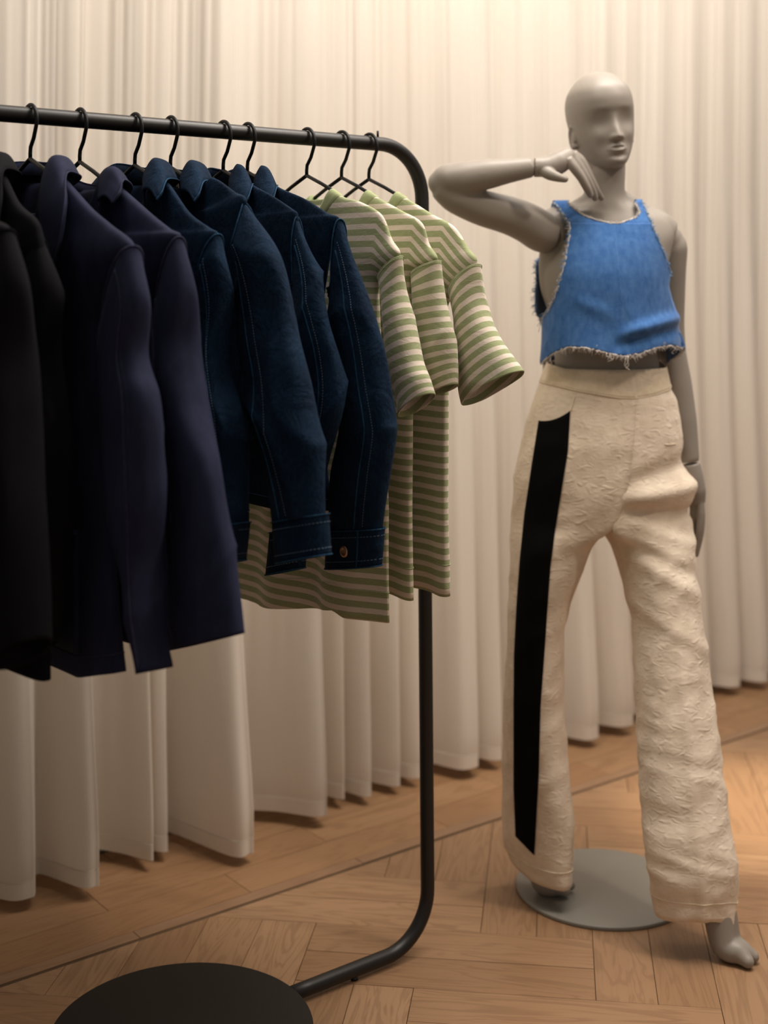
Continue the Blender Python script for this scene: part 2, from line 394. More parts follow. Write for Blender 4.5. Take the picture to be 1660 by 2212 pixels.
# ------------------------------------------------------------ curtain
crest = [(-0.9, 2.72, .05), (-0.55, 2.70, .06), (-0.3, 2.72, .04), (-0.05, 2.71, .05), (0.2, 2.73, .04), (0.42, 2.72, .05), (0.62, 2.73, .04), (0.84, 2.71, .05), (0.97, 2.74, .04),
         (1.165, 2.736, .06), (1.291, 2.694, .045), (1.448, 2.740, .018), (1.502, 2.768, .03), (1.656, 2.643, .06), (1.907, 2.702, .045), (2.006, 2.764, .02),
         (2.077, 2.743, .03), (2.181, 2.755, .03), (2.253, 2.761, .03), (2.426, 2.717, .07), (2.511, 2.718, .04), (2.63, 2.74, .04), (2.73, 2.73, .035), (2.860, 2.684, .06),
         (3.011, 2.689, .06), (3.13, 2.74, .04), (3.27, 2.72, .05), (3.42, 2.73, .04), (3.574, 2.731, .05), (3.696, 2.713, .05), (3.84, 2.73, .04), (4.0, 2.71, .05), (4.2, 2.73, .05), (4.4, 2.72, .05), (4.65, 2.73, .05), (4.9, 2.72, .05), (5.2, 2.73, .05)]
pts = []
for i, (u, n, wd) in enumerate(crest):
    pts += [(u - wd * 0.9, n + 0.012), (u - wd * 0.25, n - 0.004), (u, n + 0.008)]
    if i < len(crest) - 1:
        u2, n2, w2 = crest[i + 1]; gap = (u2 - w2) - u
        d = min(0.15, 0.03 + max(gap, 0.0) * 0.75); nb_ = min(2.888, max(n, n2) + d)
        if gap > 0.10: pts += [(u + 0.012, nb_ - d * 0.35), (u + gap * 0.42, nb_), (u + gap * 0.75, nb_ - d * 0.35)]
        else: pts += [(u + max(gap, 0.012) * 0.5, nb_)]
base_c = catmull(pts, 1900)
zs = np.concatenate([[0.028, 0.0285, 0.062, 0.066, 0.070], np.linspace(0.12, 3.05, 40)])
rg = np.random.RandomState(5)
arc = np.concatenate([[0], np.cumsum(np.linalg.norm(np.diff(base_c, axis=0), axis=1))])
fine = sum(np.sin(arc * rg.uniform(60, 190) + rg.uniform(0, 6.28)) * rg.uniform(0.4, 1) for _ in range(8)) / 4
fine2 = sum(np.sin(arc * rg.uniform(40, 130) + rg.uniform(0, 6.28)) * rg.uniform(0.4, 1) for _ in range(8)) / 4
ker = np.exp(-np.linspace(-2.2, 2.2, 61) ** 2); ker /= ker.sum()
sm = np.stack([np.convolve(np.pad(base_c[:, j], 30, 'edge'), ker, 'valid') for j in (0, 1)], 1)
G = []
for z in zs:
    t = min(1.0, max(0.0, (z - 0.15) / 1.5)); a = t ** 0.9
    P = base_c * (1 - 0.9 * a) + sm * 0.9 * a
    nrm_n = (P[:, 1] - 2.79) * (1 - 0.72 * a) + 2.79 + 0.0032 * fine * (0.15 + a) + 0.0045 * fine2 * a * math.cos(z * 1.1)
    uu = P[:, 0] + 0.016 * np.sin(P[:, 0] * 3.1 + z * 0.9) * a + 0.004 * fine2 * a
    hz = 0.004 * np.sin(P[:, 0] * 11) if z < 0.1 else 0
    if 0.061 < z < 0.0665: nrm_n = nrm_n + 0.0006
    nrm_n = np.minimum(nrm_n, 2.90)
    G.append(np.stack([uu * S_ - nrm_n * C_, uu * C_ + nrm_n * S_, np.full(len(uu), z) + hz], 1))
G = np.array(G)
cur = mesh('curtain', G[2:].reshape(-1, 3), grid_faces(len(zs) - 2, G.shape[1], False), M['curtain'])
tag(cur, 'long cream voile curtain hanging in deep folds down to the oak floor', 'curtain')
H = G[:4].copy(); nn = grid_normals(H, False)
hem = mesh('hem', (H - nn * 0.0).reshape(-1, 3), grid_faces(4, H.shape[1], False), M['curtain'], cur, solid=0.002)

# ------------------------------------------------------------ clothes rail
RZ = 1.6226; RR = 0.0140; RU = 1.7189
def arc3(p0, corner, p1, rad, n=10):
    a = (p0 - corner) / np.linalg.norm(p0 - corner); b = (p1 - corner) / np.linalg.norm(p1 - corner)
    ang = math.acos(np.clip(a @ b, -1, 1)); d = rad / math.tan(ang / 2); cdir = (a + b) / np.linalg.norm(a + b)
    cen = corner + cdir * rad / math.sin(ang / 2); s, e = corner + a * d - cen, corner + b * d - cen; out = []
    om = math.acos(np.clip((s @ e) / (rad * rad), -1, 1))
    for t in np.linspace(0, 1, n): out.append(cen + (math.sin((1 - t) * om) * s + math.sin(t * om) * e) / math.sin(om))
    return out
BU = RU - 0.563; BR = 0.232
rack = empty('clothes_rack', rail(BU, 0, 0), 0, label='matt black tubular clothes rack on a round floor plate, carrying all the hangers', cat='clothes rack')
OFF[rack.name] = np.array(rail(BU, 0, 0))
pA, pB, pC, pD = rail(0.42, 0, RZ + 0.004), rail(RU - 0.017, 0, RZ), rail(RU, 0, 0.020), rail(BU + BR - 0.03, 0, 0.020)
path = [pA] + [pA + (pB - pA) * t for t in (0.2, 0.4, 0.6, 0.8)] + arc3(pA, pB, pC, 0.105, 16) + [pB + (pC - pB) * t for t in (0.3, 0.5, 0.7)] + arc3(pB, pC, pD, 0.105, 16) + [pC + (pD - pC) * t for t in (0.6, 0.8)] + [pD]
mesh('tube_frame', *ptube(path, RR, 28), M['rack'], rack)
# floor plate
def disc(c, r, z0, z1, nseg=96, bev=0.002):
    V = []; prof = [(r - bev * 2, z0), (r - bev * 0.4, z0 + bev * .5), (r, z0 + bev * 1.5), (r, z1 - bev * 1.5), (r - bev * .4, z1 - bev * .4), (r - bev * 1.6, z1)]
    for q, z in prof:
        for j in range(nseg):
            t = 2 * math.pi * j / nseg; V.append((c[0] + q * math.cos(t), c[1] + q * math.sin(t), z))
    F = grid_faces(len(prof), nseg); F.append(tuple(range(nseg))[::-1]); F.append(tuple(range((len(prof) - 1) * nseg, len(prof) * nseg)))
    return V, F
bc = rail(BU)
mesh('floor_plate', *disc(bc, BR, 0.0, 0.034), M['rack_base'], rack)
q = rail(RU - 0.185, 0, 0)
mesh('glide', *join([ptube([q + [0, 0, 0.0005], q + [0, 0, 0.008]], [0.0075, 0.005], 12)]), M['screw'], rack)
q = rail(RU - 0.128, 0, RZ)
mesh('peg', *ptube([q + [0, 0, RR - 0.003], q + [0, 0, RR + 0.012]], 0.0024, 10), M['hanger'], rack)

# ------------------------------------------------------------ hangers
def local(root_r, zb):
    """frame of a garment or hanger: x = s, y = r, z up"""
    return rail(root_r, 0, zb), -TH
def make_hanger():
    h = empty('hanger', (0, 0, 0)); R = 0.0262
    cz = RZ + RR + 0.0037 - R
    hk = [(R * math.cos(a), 0, cz + R * math.sin(a)) for a in np.radians(np.linspace(163, -18, 20))]
    hk = hk + [(0.014, 0, 1.585), (0.0015, 0, 1.571), (0.0, 0, 1.562), (0, 0, 1.552)]
    hk = [(x, y, z - RZ) for x, y, z in hk]
    mesh('hook', *ptube(hk, 0.0033, 10), M['hanger'], h)
    arm = []
    for sg in (1, -1):
        P = [(0, 0, 1.552), (0.05 * sg, 0, 1.5335), (0.098 * sg, 0, 1.5135), (0.125 * sg, 0, 1.496), (0.165 * sg, 0, 1.470), (0.178 * sg, 0, 1.458), (0.176 * sg, 0, 1.448), (0.168 * sg, 0, 1.444)]
        arm.append(ptube([(x, y, z - RZ) for x, y, z in P], 0.0036, 8))
    mesh('arm', *arm[0], M['hanger'], h); mesh('arm', *arm[1], M['hanger'], h)
    mesh('crossbar', *ptube([(-0.168, 0, 1.444 - RZ), (0.168, 0, 1.444 - RZ)], 0.0028, 8), M['hanger'], h)
    return h
def copy_tree(o, parent=None):
    c = o.copy(); link(c); c.parent = parent
    for ch in [x for x in bpy.data.objects if x.parent == o]: copy_tree(ch, c)
    return c
HR = [('G00', 0.690), ('G0', 0.775), ('J1', 0.875), ('J2', 0.962), ('D1', 1.064), ('D2', 1.133), ('D3', 1.240), ('D4', 1.291), ('T1', 1.422), ('T2', 1.503), ('T3', 1.569)]
RPOS = dict(HR)
hl = {'G00': 'black wire hanger out of frame, inside the first black jacket', 'G0': 'black wire hanger out of frame, inside the second black jacket',
      'J1': 'black wire hanger with its neck rising from the wide open collar of the navy jacket', 'J2': 'black wire hanger whose two bare arms show above the second navy jacket',
      'D1': 'black wire hanger rising from the first dark denim jacket after the navy ones', 'D2': 'black wire hanger rising from the denim jacket with a label in its open neck',
      'D3': 'black wire hanger close beside its neighbour, rising from the third denim jacket', 'D4': 'black wire hanger inside the denim jacket next to the striped shirts',
      'T1': 'black wire hanger inside the striped shirt beside the denim jackets', 'T2': 'black wire hanger inside the middle striped shirt', 'T3': 'black wire hanger nearest the bend of the rail, inside the last striped shirt'}
h0 = make_hanger()
for i, (k, r) in enumerate(HR):
    h = h0 if i == 0 else copy_tree(h0)
    h.location = rail(r, 0, RZ + (0.004 * (RU - r) / 1.3)); h.rotation_euler = (0, 0, -TH)
    tag(h, hl[k], 'hanger', 'black wire hangers on the clothes rack')

# ------------------------------------------------------------ garments
class Tube:
    """lofted tube of fabric; rows of (centre, A half axis, B half axis) in (s, r, z)"""
    def __init__(s, rows, nv=70, nu=56, amp=0.0, cre=0.0, seed=0, scale=22, stretch=(1, 1, 0.55), p=2.2, pinch=None, damp=None):
        R = np.array([[*c, *a, *b] for c, a, b in rows]); Q = catmull(R, nv) if len(R) > 2 else lin(R, nv)
        s.nv, s.nu = nv, nu; ph = np.linspace(0, 2 * math.pi, nu, endpoint=False); s.ph = ph
        cc = np.sign(np.cos(ph)) * np.abs(np.cos(ph)) ** (2 / p); ss = np.sign(np.sin(ph)) * np.abs(np.sin(ph)) ** (2 / p)
        G = Q[:, None, 0:3] + cc[None, :, None] * Q[:, None, 3:6] + ss[None, :, None] * Q[:, None, 6:9]
        s.cen = Q[:, 0:3]; s.Q = Q
        n = grid_normals(G); n = np.where((n * (G - Q[:, None, 0:3])).sum(2, keepdims=True) < 0, -n, n)
        d = amp * waves(G, seed, scale, 9, stretch)
        if cre: d = d + cre * (creases(G, seed + 11, scale * 0.9, 4, stretch) - 0.3)
        if damp is not None: d = d * damp(G)
        s.G = G + n * d[:, :, None]
        s.n = n
        L = np.concatenate([[0], np.cumsum(np.linalg.norm(np.diff(s.cen, axis=0), axis=1))]); s.L = L
        s.uv = np.stack(np.broadcast_arrays((ph / 6.283)[None, :], L[:, None]), 2)
    def mesh(s, name, mat, parent, solid=0.0016, cap=None, mat2=None):
        F = oriented(s.G, s.n)
        return mesh(name, s.G.reshape(-1, 3), F, mat, parent, uvs=s.uv.reshape(-1, 2), solid=solid, mat2=mat2)
    def line(s, j, v0=0, v1=None, off=0.0008):
        v1 = s.nv if v1 is None else v1; jj = int(round(j / (2 * math.pi) * s.nu)) % s.nu
        return s.G[v0:v1, jj] + s.n[v0:v1, jj] * off
    def ring(s, i, off=0.0008, j0=0, j1=None):
        j1 = s.nu if j1 is None else j1; jj = [k % s.nu for k in range(j0, j1 + 1)]
        return s.G[i, jj] + s.n[i, jj] * off
def prow(L, R, r, b, shrink=True, dr=0.0):
    if b < 0: shrink, b = False, -b
    """row between two photo points on the hanging plane r+dr, with half thickness b"""
    s0, z0 = on_plane(L[0], L[1], r + dr); s1, z1 = on_plane(R[0], R[1], r + dr)
    c = np.array([(s0 + s1) / 2, dr, (z0 + z1) / 2]); a = np.array([(s1 - s0) / 2, 0, (z1 - z0) / 2])
    if shrink:
        P = rail(r, c[0], c[2]); kr = FPX * (S_ / P[1] - P[0] * C_ / P[1] ** 2); wpx = abs(R[0] - L[0]) / 2 + 1e-6
        g_ = math.sqrt(max(1 - (kr * b / max(wpx, 1)) ** 2, 0.16)) if wpx > 0 else 0.4
        a = a * np.array([g_, 1, max(g_, .75)])
    return (c, a, np.array([0, b, 0]))
def smooth_line(pts, mat, parent, name='seam', rad=0.0011):
    return mesh(name, *ptube(pts, rad, 5, True), mat, parent)
def arcrow(c, b, half, z, dz=0.0): return (np.array([c, 0, z]), np.array([half, 0, dz]), np.array([0, b, 0]))

def stitches(pts, mat, parent, name='stitching', step=0.0045, rad=0.0006):
    """short raised stitches along a seam"""
    P = np.asarray(pts); L = np.concatenate([[0], np.cumsum(np.linalg.norm(np.diff(P, axis=0), axis=1))]); out = []
    n = int(L[-1] / step)
    for i in range(n):
        a, b = i * step, i * step + step * 0.62
        q = [np.array([np.interp(t, L, P[:, k]) for k in range(3)]) for t in (a, b)]
        out.append(ptube(q, rad, 4))
    if out:
        o = mesh(name, *join(out), mat, parent); tag(o, kind='stuff'); return o

def body_tube(prm, r, seed, amp, cre, bt=0.026, roff=None, nv=90, p=2.6, nu=128):
    """torso of a hanging garment: hem, waist, chest, dropped shoulder, shoulder slope, neck"""
    rows = []
    for (z, hs, b, c) in prm['rows']: rows.append((np.array([c, 0, z]), np.array([hs, 0, 0.0]), np.array([0, b, 0])))
    T = Tube(rows, nv, nu, amp, cre, seed, prm.get('scale', 20), (1, 1, 0.28), p, damp=lambda G: 0.12 + 0.88 * np.clip((1.42 - G[:, :, 2]) / 0.2, 0, 1))
    G = T.G
    # neckline dips in front (r < 0), slightly at the back
    ph = T.ph; top = np.clip((G[:, :, 2] - (prm['neck_z'] - 0.075)) / 0.075, 0, 1)
    front = np.clip(-np.sin(ph), 0, 1)[None, :] ** 0.8 * np.clip(1 - np.abs(np.cos(ph)) ** 3, 0, 1)[None, :]
    back = np.clip(np.sin(ph), 0, 1)[None, :] * 1.0
    G[:, :, 2] -= top ** 2 * (front * prm.get('dip', 0.06) + back * prm.get('bdip', 0.012))
    if roff is not None: G[:, :, 1] += roff(G[:, :, 0], G[:, :, 2])
    hf = prm.get('hemf')
    if hf is not None:
        k = np.clip(1 - (G[:, :, 2] - prm['rows'][0][0]) / 0.25, 0, 1); G[:, :, 2] += k * hf(G[:, :, 0])
    T.uv = np.stack([G[:, :, 0], G[:, :, 2] + 0.80 * np.maximum(0, np.abs(G[:, :, 0]) - prm.get('turn', 0.23)) * (G[:, :, 2] > 1.3)], 2)
    return T
def garment(name, key, label, cat, group, zb):
    r = RPOS[key]; loc, rz = local(r, zb)
    e = empty(name, loc, rz, label=label, cat=cat, group=group); OFF[e.name] = np.array([0, 0, zb]); return e, r
def kid_off(o, parent): OFF[o.name] = OFF[parent.name]
def mirror_rows(rows):
    return [(c * np.array([-1, 1, 1]), a * np.array([-1, 1, 1]) * -1 * np.array([1, 1, 1]), b) for c, a, b in rows]

# --- striped shirts
def tee(key, label, seed, hem_z, tip, sl, roff=None, hemf=None, near=0.235, bth=0.024):
    e, r = garment('striped_tshirt', key, label, 't-shirt', 'green and cream striped t-shirts on the rack', hem_z)
    RT, RL = on_plane(*sl[0][1], r), on_plane(*sl[0][0], r)
    prm = dict(neck_z=1.520, dip=0.075, bdip=0.016, turn=0.232, scale=24, hemf=hemf, rows=[
        (hem_z, near + .012, bth * 1.05, 0), (hem_z + 0.12, near + .008, bth * 1.05, 0), (hem_z + 0.28, near + .005, bth * 1.1, 0), (1.22, near, bth, 0), (1.295, near - 0.004, bth, 0),
        (RL[1], RL[0], bth, 0), (RT[1], RT[0] - .002, bth * .95, 0), (RT[1] + .03, RT[0] - .024, bth * .85, 0), (tip[1], tip[0] - 0.008, bth * .62, 0), (tip[1] + 0.024, tip[0] - 0.066, bth * .62, 0), (1.505, 0.130, bth * .75, 0), (1.520, 0.096, bth * .95, 0)])
    T = body_tube(prm, r, seed, 0.0060, 0.003, roff=roff); T.mesh('body', M['tee'], e)
    # neckband
    up = [T.G[-k] + T.n[-k] * 0.0020 for k in (7, 6, 5, 4, 3, 2, 1)]
    top = T.G[-1]; v = top - top.mean(0); v[:, 2] = 0; u = v / np.maximum(np.linalg.norm(v, axis=1, keepdims=True), 1e-6)
    up[0] = T.G[-7] + T.n[-7] * 0.0004
    up += [top - u * .0015 + [0, 0, .0035], top - u * .0050 + [0, 0, .0020], top - u * .0055 - [0, 0, .012], top - u * .0050 - [0, 0, .020]]
    up = np.array(up); mesh('neckband', up.reshape(-1, 3), [f[::-1] for f in grid_faces(len(up), T.nu)], M['rib'], e)
    smooth_line(T.ring(int(T.nv * 0.0) + 4, 0.0006, 0, T.nu), M['tee_seam'], e, 'hem_seam', 0.0006)
    for side, rows_px in ((1, sl), (-1, sl)):
        rows = [prow(a, b, r, th) for a, b, th in rows_px]
        if side < 0: rows = [(c * np.array([-1, 1, 1]), a * np.array([1, 1, -1]), b) for c, a, b in rows]
        S = Tube(rows, 60, 56, 0.0045, 0.002, seed + 5 * side, 34, (1, 1, 0.8), 2.1)
        S.uv = S.uv + np.stack(np.broadcast_arrays(0.0 * S.ph[None, :], 0.011 * side * np.cos(S.ph)[None, :] * np.linspace(.3, 1, S.nv)[:, None] ** .5), 2)
        S.mesh('sleeve', M['tee'], e)
        if side > 0:
            sm_ = smooth_line(S.ring(0, 0.0012, 0, S.nu), M['tee_seam'], e, 'armhole_seam', 0.0008)
    return e
def wavehem(f1, a1, p1): return lambda s: a1 * np.sin(s * f1 + p1)
t3 = tee('T3', 'green and cream striped t-shirt nearest the bend of the rack, its sleeve sticking out', 41, 0.785, (0.262, 1.452),
    [((976, 638), (1029, 571), -.022), ((979, 700), (1056, 640), .032), ((985, 780), (1086, 715), .034), ((990, 845), (1112, 765), .034), ((1000, 880), (1131, 797), .033)],
    roff=lambda s, z: 0.010 * np.sin(s * 38 + 1.0) * np.clip((1.3 - z) / 0.35, 0, 1), near=.236)
t2 = tee('T2', 'green and cream striped t-shirt hanging between the other two striped ones', 42, 0.785, (0.256, 1.458),
    [((898, 594), (949, 563), -.021), ((893, 640), (971, 640), .028), ((893, 735), (990, 735), .030), ((897, 810), (994, 790), .030), ((905, 862), (994, 827), .028)],
    roff=lambda s, z: 0.010 * np.sin(s * 34 + 2.6) * np.clip((1.3 - z) / 0.35, 0, 1) - 0.004, near=.222)
t1 = tee('T1', 'green and cream striped t-shirt beside the denim jackets, its hem hanging lowest', 43, 0.738, (0.245, 1.470),
    [((824, 606), (868, 553), -.020), ((822, 654), (891, 634), .028), ((826, 719), (902, 700), .030), ((832, 784), (916, 775), .030), ((845, 840), (930, 812), .029), ((859, 909), (939, 842), .027)],
    roff=lambda s, z: (0.014 * np.sin(s * 30 + 0.5)) * np.clip((1.25 - z) / 0.3, 0, 1) - 0.004, near=.232,
    hemf=lambda s: np.interp(s, [-.25, -.13, -.01, .03, .14, .165, .26], [-.020, -.020, -.002, .006, .028, .018, .018]))

# --- jackets
def collar(e, mat, inmat, fold, outer, edge=None, nt=61, nw=9, stand=0.028, name='collar', z_edge=None):
    """turned-down collar: fold line and outer edge from the near front tip round the neck to the far tip"""
    def sym(P): P = np.array(P, float); Q = P[:-1][::-1] * np.array([-1, 1, 1]); return np.vstack([P, Q])
    A, B = catmull(sym(fold), nt), catmull(sym(outer), nt); G = []
    for w_ in np.linspace(0, 1, nw):
        mid = A * (1 - w_) + B * w_; mid[:, 2] += 0.010 * math.sin(math.pi * w_); G.append(mid)
    G = np.array(G); n = grid_normals(G, False)
    c0 = np.array([0, 0, 1.45]); n = np.where((n * (G - c0)).sum(2, keepdims=True) < 0, -n, n)
    G = G + n * (0.0012 * waves(G, 4, 60))[:, :, None] + n * 0.0015
    o = mesh(name, G.reshape(-1, 3), oriented(G, n, False), mat, e, solid=0.0030)
    # stand going down inside
    D = A * np.array([0.93, 0.80, 1.0]) - np.array([0, 0, stand]); H_ = np.array([A, A * np.array([0.98, .95, 1]) - np.array([0, 0, stand * .5]), D])
    mesh('collar_stand', H_.reshape(-1, 3), grid_faces(3, nt, False), inmat, e, solid=0.0015)
    if edge:
        E_ = G[-1] * 0.93 + G[-2] * 0.07; smooth_line(E_ + n[-1] * 0.0012, edge, e, 'edge_seam', 0.0012)
    return o
def jacket(name, key, label, group, seed, mat, edge, hem_z, neck, tip, near, sl, cuff=None, col=None, inmat=None, bth=0.03, amp=0.006, cre=0.003, roff=None, hemf=None, seams=((5.0,), ()), far=True, dip=0.10, cuff_b=None, sleeve_dr=0.0, p=2.3, flare=0.015):
    e, r = garment(name, key, label, 'jacket', group, hem_z)
    inmat = inmat or mat; RT = on_plane(*sl[0][1], r)
    prm = dict(neck_z=neck[1], dip=dip, bdip=0.01, turn=9, scale=16, hemf=hemf, rows=[
        (hem_z, near + flare, bth * (1.15 if flare < .05 else .8), 0), (hem_z + 0.12 * (1.3 - hem_z), near + flare * .8, bth * (1.15 if flare < .05 else .85), 0), (hem_z + 0.5 * (1.3 - hem_z), near + flare * .3, bth * 1.1, 0), (1.26, near - 0.005, bth, 0), (1.31, near + 0.002, bth, 0),
        (RT[1] - 0.035, near * .45 + RT[0] * .55, bth * .95, 0), (RT[1], RT[0] - .004, bth * .8, 0), (max(tip[1], RT[1] + .012), min(tip[0], RT[0]) - 0.022, bth * .62, 0), (max(tip[1], RT[1] + .012) + 0.026, min(tip[0], RT[0]) - 0.085, bth * .62, 0), (neck[1] - .014, neck[0] + .04, bth * .75, 0), (neck[1], neck[0], bth * 1.0, 0)])
    T = body_tube(prm, r, seed, amp, cre, roff=roff, nv=80, nu=112); T.mesh('body', mat, e)
    smooth_line(T.ring(5, 0.0006, 0, T.nu), edge, e, 'hem_seam', 0.0008)
    # front placket line (r < 0 side)
    smooth_line(T.line(1.5 * math.pi + 0.10, 0, T.nv - 2), edge, e, 'front_edge', 0.0016)
    if col: collar(e, mat, inmat, col[0], col[1], edge, stand={'J1': .022, 'J2': .016}.get(key, .028))
    for side in ((1, -1) if far else (1,)):
        rows = [prow(a, b, r, th, dr=sleeve_dr * min(1, i / 2)) for i, (a, b, th) in enumerate(sl)]
        if side < 0: rows = [(c * np.array([-1, 1, 1]), a * np.array([1, 1, -1]), b) for c, a, b in rows]
        S = Tube(rows, 90, 64, amp * 0.8, cre * 1.3, seed + 3 * side, 26, (1, 1, 0.7), p)
        so = S.mesh('sleeve', mat, e); kid_off(so, e)
        if side > 0:
            smooth_line(S.ring(0, 0.0012, 0, S.nu), edge, e, 'armhole_seam', 0.0013)
            for a_ in seams[0]:
                L1 = S.line(a_, 2, S.nv - 1, 0.0005); smooth_line(L1, edge, so, 'sleeve_seam', 0.0013)
                L2 = S.line(a_ + 0.22, 2, S.nv - 1, 0.0003); stitches(L2, M['thread'] if mat == M['denim'] else edge, so)
        if cuff:
            rc = [prow(a, b, r, th, dr=sleeve_dr) for a, b, th in cuff]
            if side < 0: rc = [(c * np.array([-1, 1, 1]), a * np.array([1, 1, -1]), b) for c, a, b in rc]
            K = Tube(rc, 12, 56, 0.0012, 0, seed, 40, (1, 1, 1), 2.3)
            ko = K.mesh('cuff', mat, e, solid=0.0028, mat2=None); kid_off(ko, e)
            if side > 0:
                smooth_line(K.ring(0, 0.0012), edge, ko, 'cuff_seam', 0.0011); smooth_line(K.ring(11, 0.0006), edge, ko, 'cuff_edge', 0.0013)
                stitches(K.ring(2, 0.0004), M['thread'], ko, step=0.006); stitches(K.ring(9, 0.0004), M['thread'], ko, step=0.006)
                e['_k'] = 1; jacket.K = K; jacket.ko = ko
        if side > 0: jacket.S = S; jacket.T = T
    if '_k' in e: del e['_k']
    return e
def shifted(col, ds, k=.5): return tuple([(p[0] + ds * min(1, abs(p[0]) / .05), p[1] * (k if p[1] > 0 else .92), p[2]) for p in c] for c in col)
colD = ([(.100, -.036, 1.503), (.077, -.022, 1.533), (.073, -.004, 1.559), (.056, .024, 1.558), (.028, .033, 1.552), (0, .036, 1.550)],
        [(.154, -.040, 1.484), (.152, -.028, 1.499), (.128, -.008, 1.520), (.090, .034, 1.522), (.045, .046, 1.515), (0, .050, 1.512)])
colJ = ([(.160, -.047, 1.382), (.139, -.043, 1.431), (.116, -.034, 1.489), (.090, -.006, 1.547), (.062, .026, 1.555), (.030, .038, 1.552), (0, .042, 1.550)],
        [(.187, -.050, 1.356), (.224, -.047, 1.415), (.222, -.037, 1.473), (.158, -.009, 1.519), (.110, .036, 1.520), (.055, .052, 1.512), (0, .056, 1.508)])
colJ2 = ([(.146, -.037, 1.480), (.117, -.022, 1.512), (.108, -.004, 1.535), (.080, .024, 1.530), (.040, .034, 1.520), (0, .038, 1.516)],
         [(.202, -.040, 1.474), (.205, -.027, 1.492), (.178, -.009, 1.512), (.120, .034, 1.504), (.06, .046, 1.488), (0, .050, 1.482)])
jacket('black_jacket', 'G00', 'black jacket at the left edge of the photo, in front of all others', 'black jackets on the rack', 1, M['black'], M['black'], 0.782, (.09, 1.53), (.300, 1.445), .285,
       [((-50, 690), (17, 493), -.028), ((-45, 720), (37, 615), -.036), ((-25, 790), (56, 750), .042), ((-15, 900), (69, 890), .042), ((-10, 1100), (87, 1094), .042), ((-10, 1280), (94, 1260), .042), ((-12, 1440), (100, 1384), .040)], col=colJ)
jacket('black_jacket', 'G0', 'black jacket squeezed between the leftmost black one and the first navy jacket', 'black jackets on the rack', 2, M['black'], M['black'], 0.790, (.09, 1.53), (.300, 1.445), .285,
       [((30, 700), (88, 505), -.026), ((33, 740), (108, 615), -.034), ((45, 800), (126, 755), .038), ((55, 900), (140, 895), .038), ((60, 1080), (147, 1075), .038), ((55, 1250), (135, 1240), .038), ((50, 1400), (110, 1395), .034)], col=colJ)
j1 = jacket('navy_work_jacket', 'J1', 'navy work jacket with a wide open pointed collar and a patch pocket', 'navy work jackets on the rack', 3, M['navy'], M['navy_edge'], 0.764, (.092, 1.527), (.308, 1.440), .262,
       [((236, 700), (290, 530), -.028), ((226, 745), (312, 640), -.034), ((214, 800), (331, 755), .036), ((214, 860), (346, 850), .036), ((217, 958), (352, 955), .036), ((230, 1094), (359, 1094), .036), ((258, 1230), (352, 1220), .034), ((280, 1330), (347, 1330), .033), ((305, 1447), (353, 1452), .030)],
       col=colJ, dip=.16, seams=((5.3,), ()), hemf=lambda s: np.interp(s, [0, .06, .23, .30, .36], [.0, .0, .0, .020, .035]), bth=.032, flare=.065)
S = jacket.S
# patch pocket on the front of j1 (lies on the body's r<0 face)
def patch(T, s0, s1, z0, z1, off=0.003, nx=12, nz=12):
    """piece of cloth lying on the front face of a garment body"""
    G = T.G.reshape(-1, 3); nrm = T.n.reshape(-1, 3); fr = nrm[:, 1] < -0.2; P = G[fr]; V = []
    for z in np.linspace(z0, z1, nz):
        for s in np.linspace(s0, s1, nx):
            d = (P[:, 0] - s) ** 2 + (P[:, 2] - z) ** 2; i = np.argsort(d)[:4]; wgt = 1 / (d[i] + 1e-6); V.append((s, (P[i, 1] * wgt).sum() / wgt.sum() - off, z))
    return V, grid_faces(nz, nx, False)
v, f = patch(jacket.T, 0.085, 0.235, 0.80, 0.985); po = mesh('pocket', v, f, M['navy'], j1, solid=0.002)
kid_off(po, j1); smooth_line([np.array(p) + [0, -0.001, -.006] for p in v[-12:]], M['navy_edge'], po, 'pocket_seam', .0012)
j2 = jacket('navy_work_jacket', 'J2', 'navy work jacket behind the wide-collared one, with a broad straight sleeve', 'navy work jackets on the rack', 4, M['navy'], M['navy_edge'], 0.800, (.105, 1.519), (.330, 1.432), .27,
       [((350, 690), (389, 510), -.024), ((345, 730), (407, 625), -.030), ((340, 780), (428, 745), .034), ((342, 870), (449, 865), .036), ((345, 1000), (481, 985), .036), ((345, 1120), (502, 1100), .036), ((348, 1230), (515, 1200), .035), ((352, 1330), (526, 1290), .034), ((358, 1408), (533, 1366), .032)],
       col=colJ2, seams=((4.4,), ()), bth=.032)
DJ = 'dark denim jackets on the rack'
d1 = jacket('denim_jacket', 'D1', 'dark denim jacket right behind the navy ones, its sleeve mostly hidden', DJ, 5, M['denim'], M['denim_edge'], 0.965, (.078, 1.530), (.272, 1.440), .245,
       [((435, 660), (472, 506), -.020), ((428, 710), (486, 620), -.026), ((425, 760), (503, 730), .03), ((432, 820), (508, 800), .03), ((445, 892), (526, 892), .03), ((462, 1000), (531, 1000), .03), ((476, 1090), (532, 1085), .028), ((485, 1140), (531, 1135), .026)],
       cuff=[((485, 1136), (531, 1131), .026), ((486, 1215), (516, 1213), .026)], col=colD, inmat=M['denim_in'], seams=((5.0,), ()), cre=0.004, bth=.024, sleeve_dr=-.004)
T_D1 = jacket.T
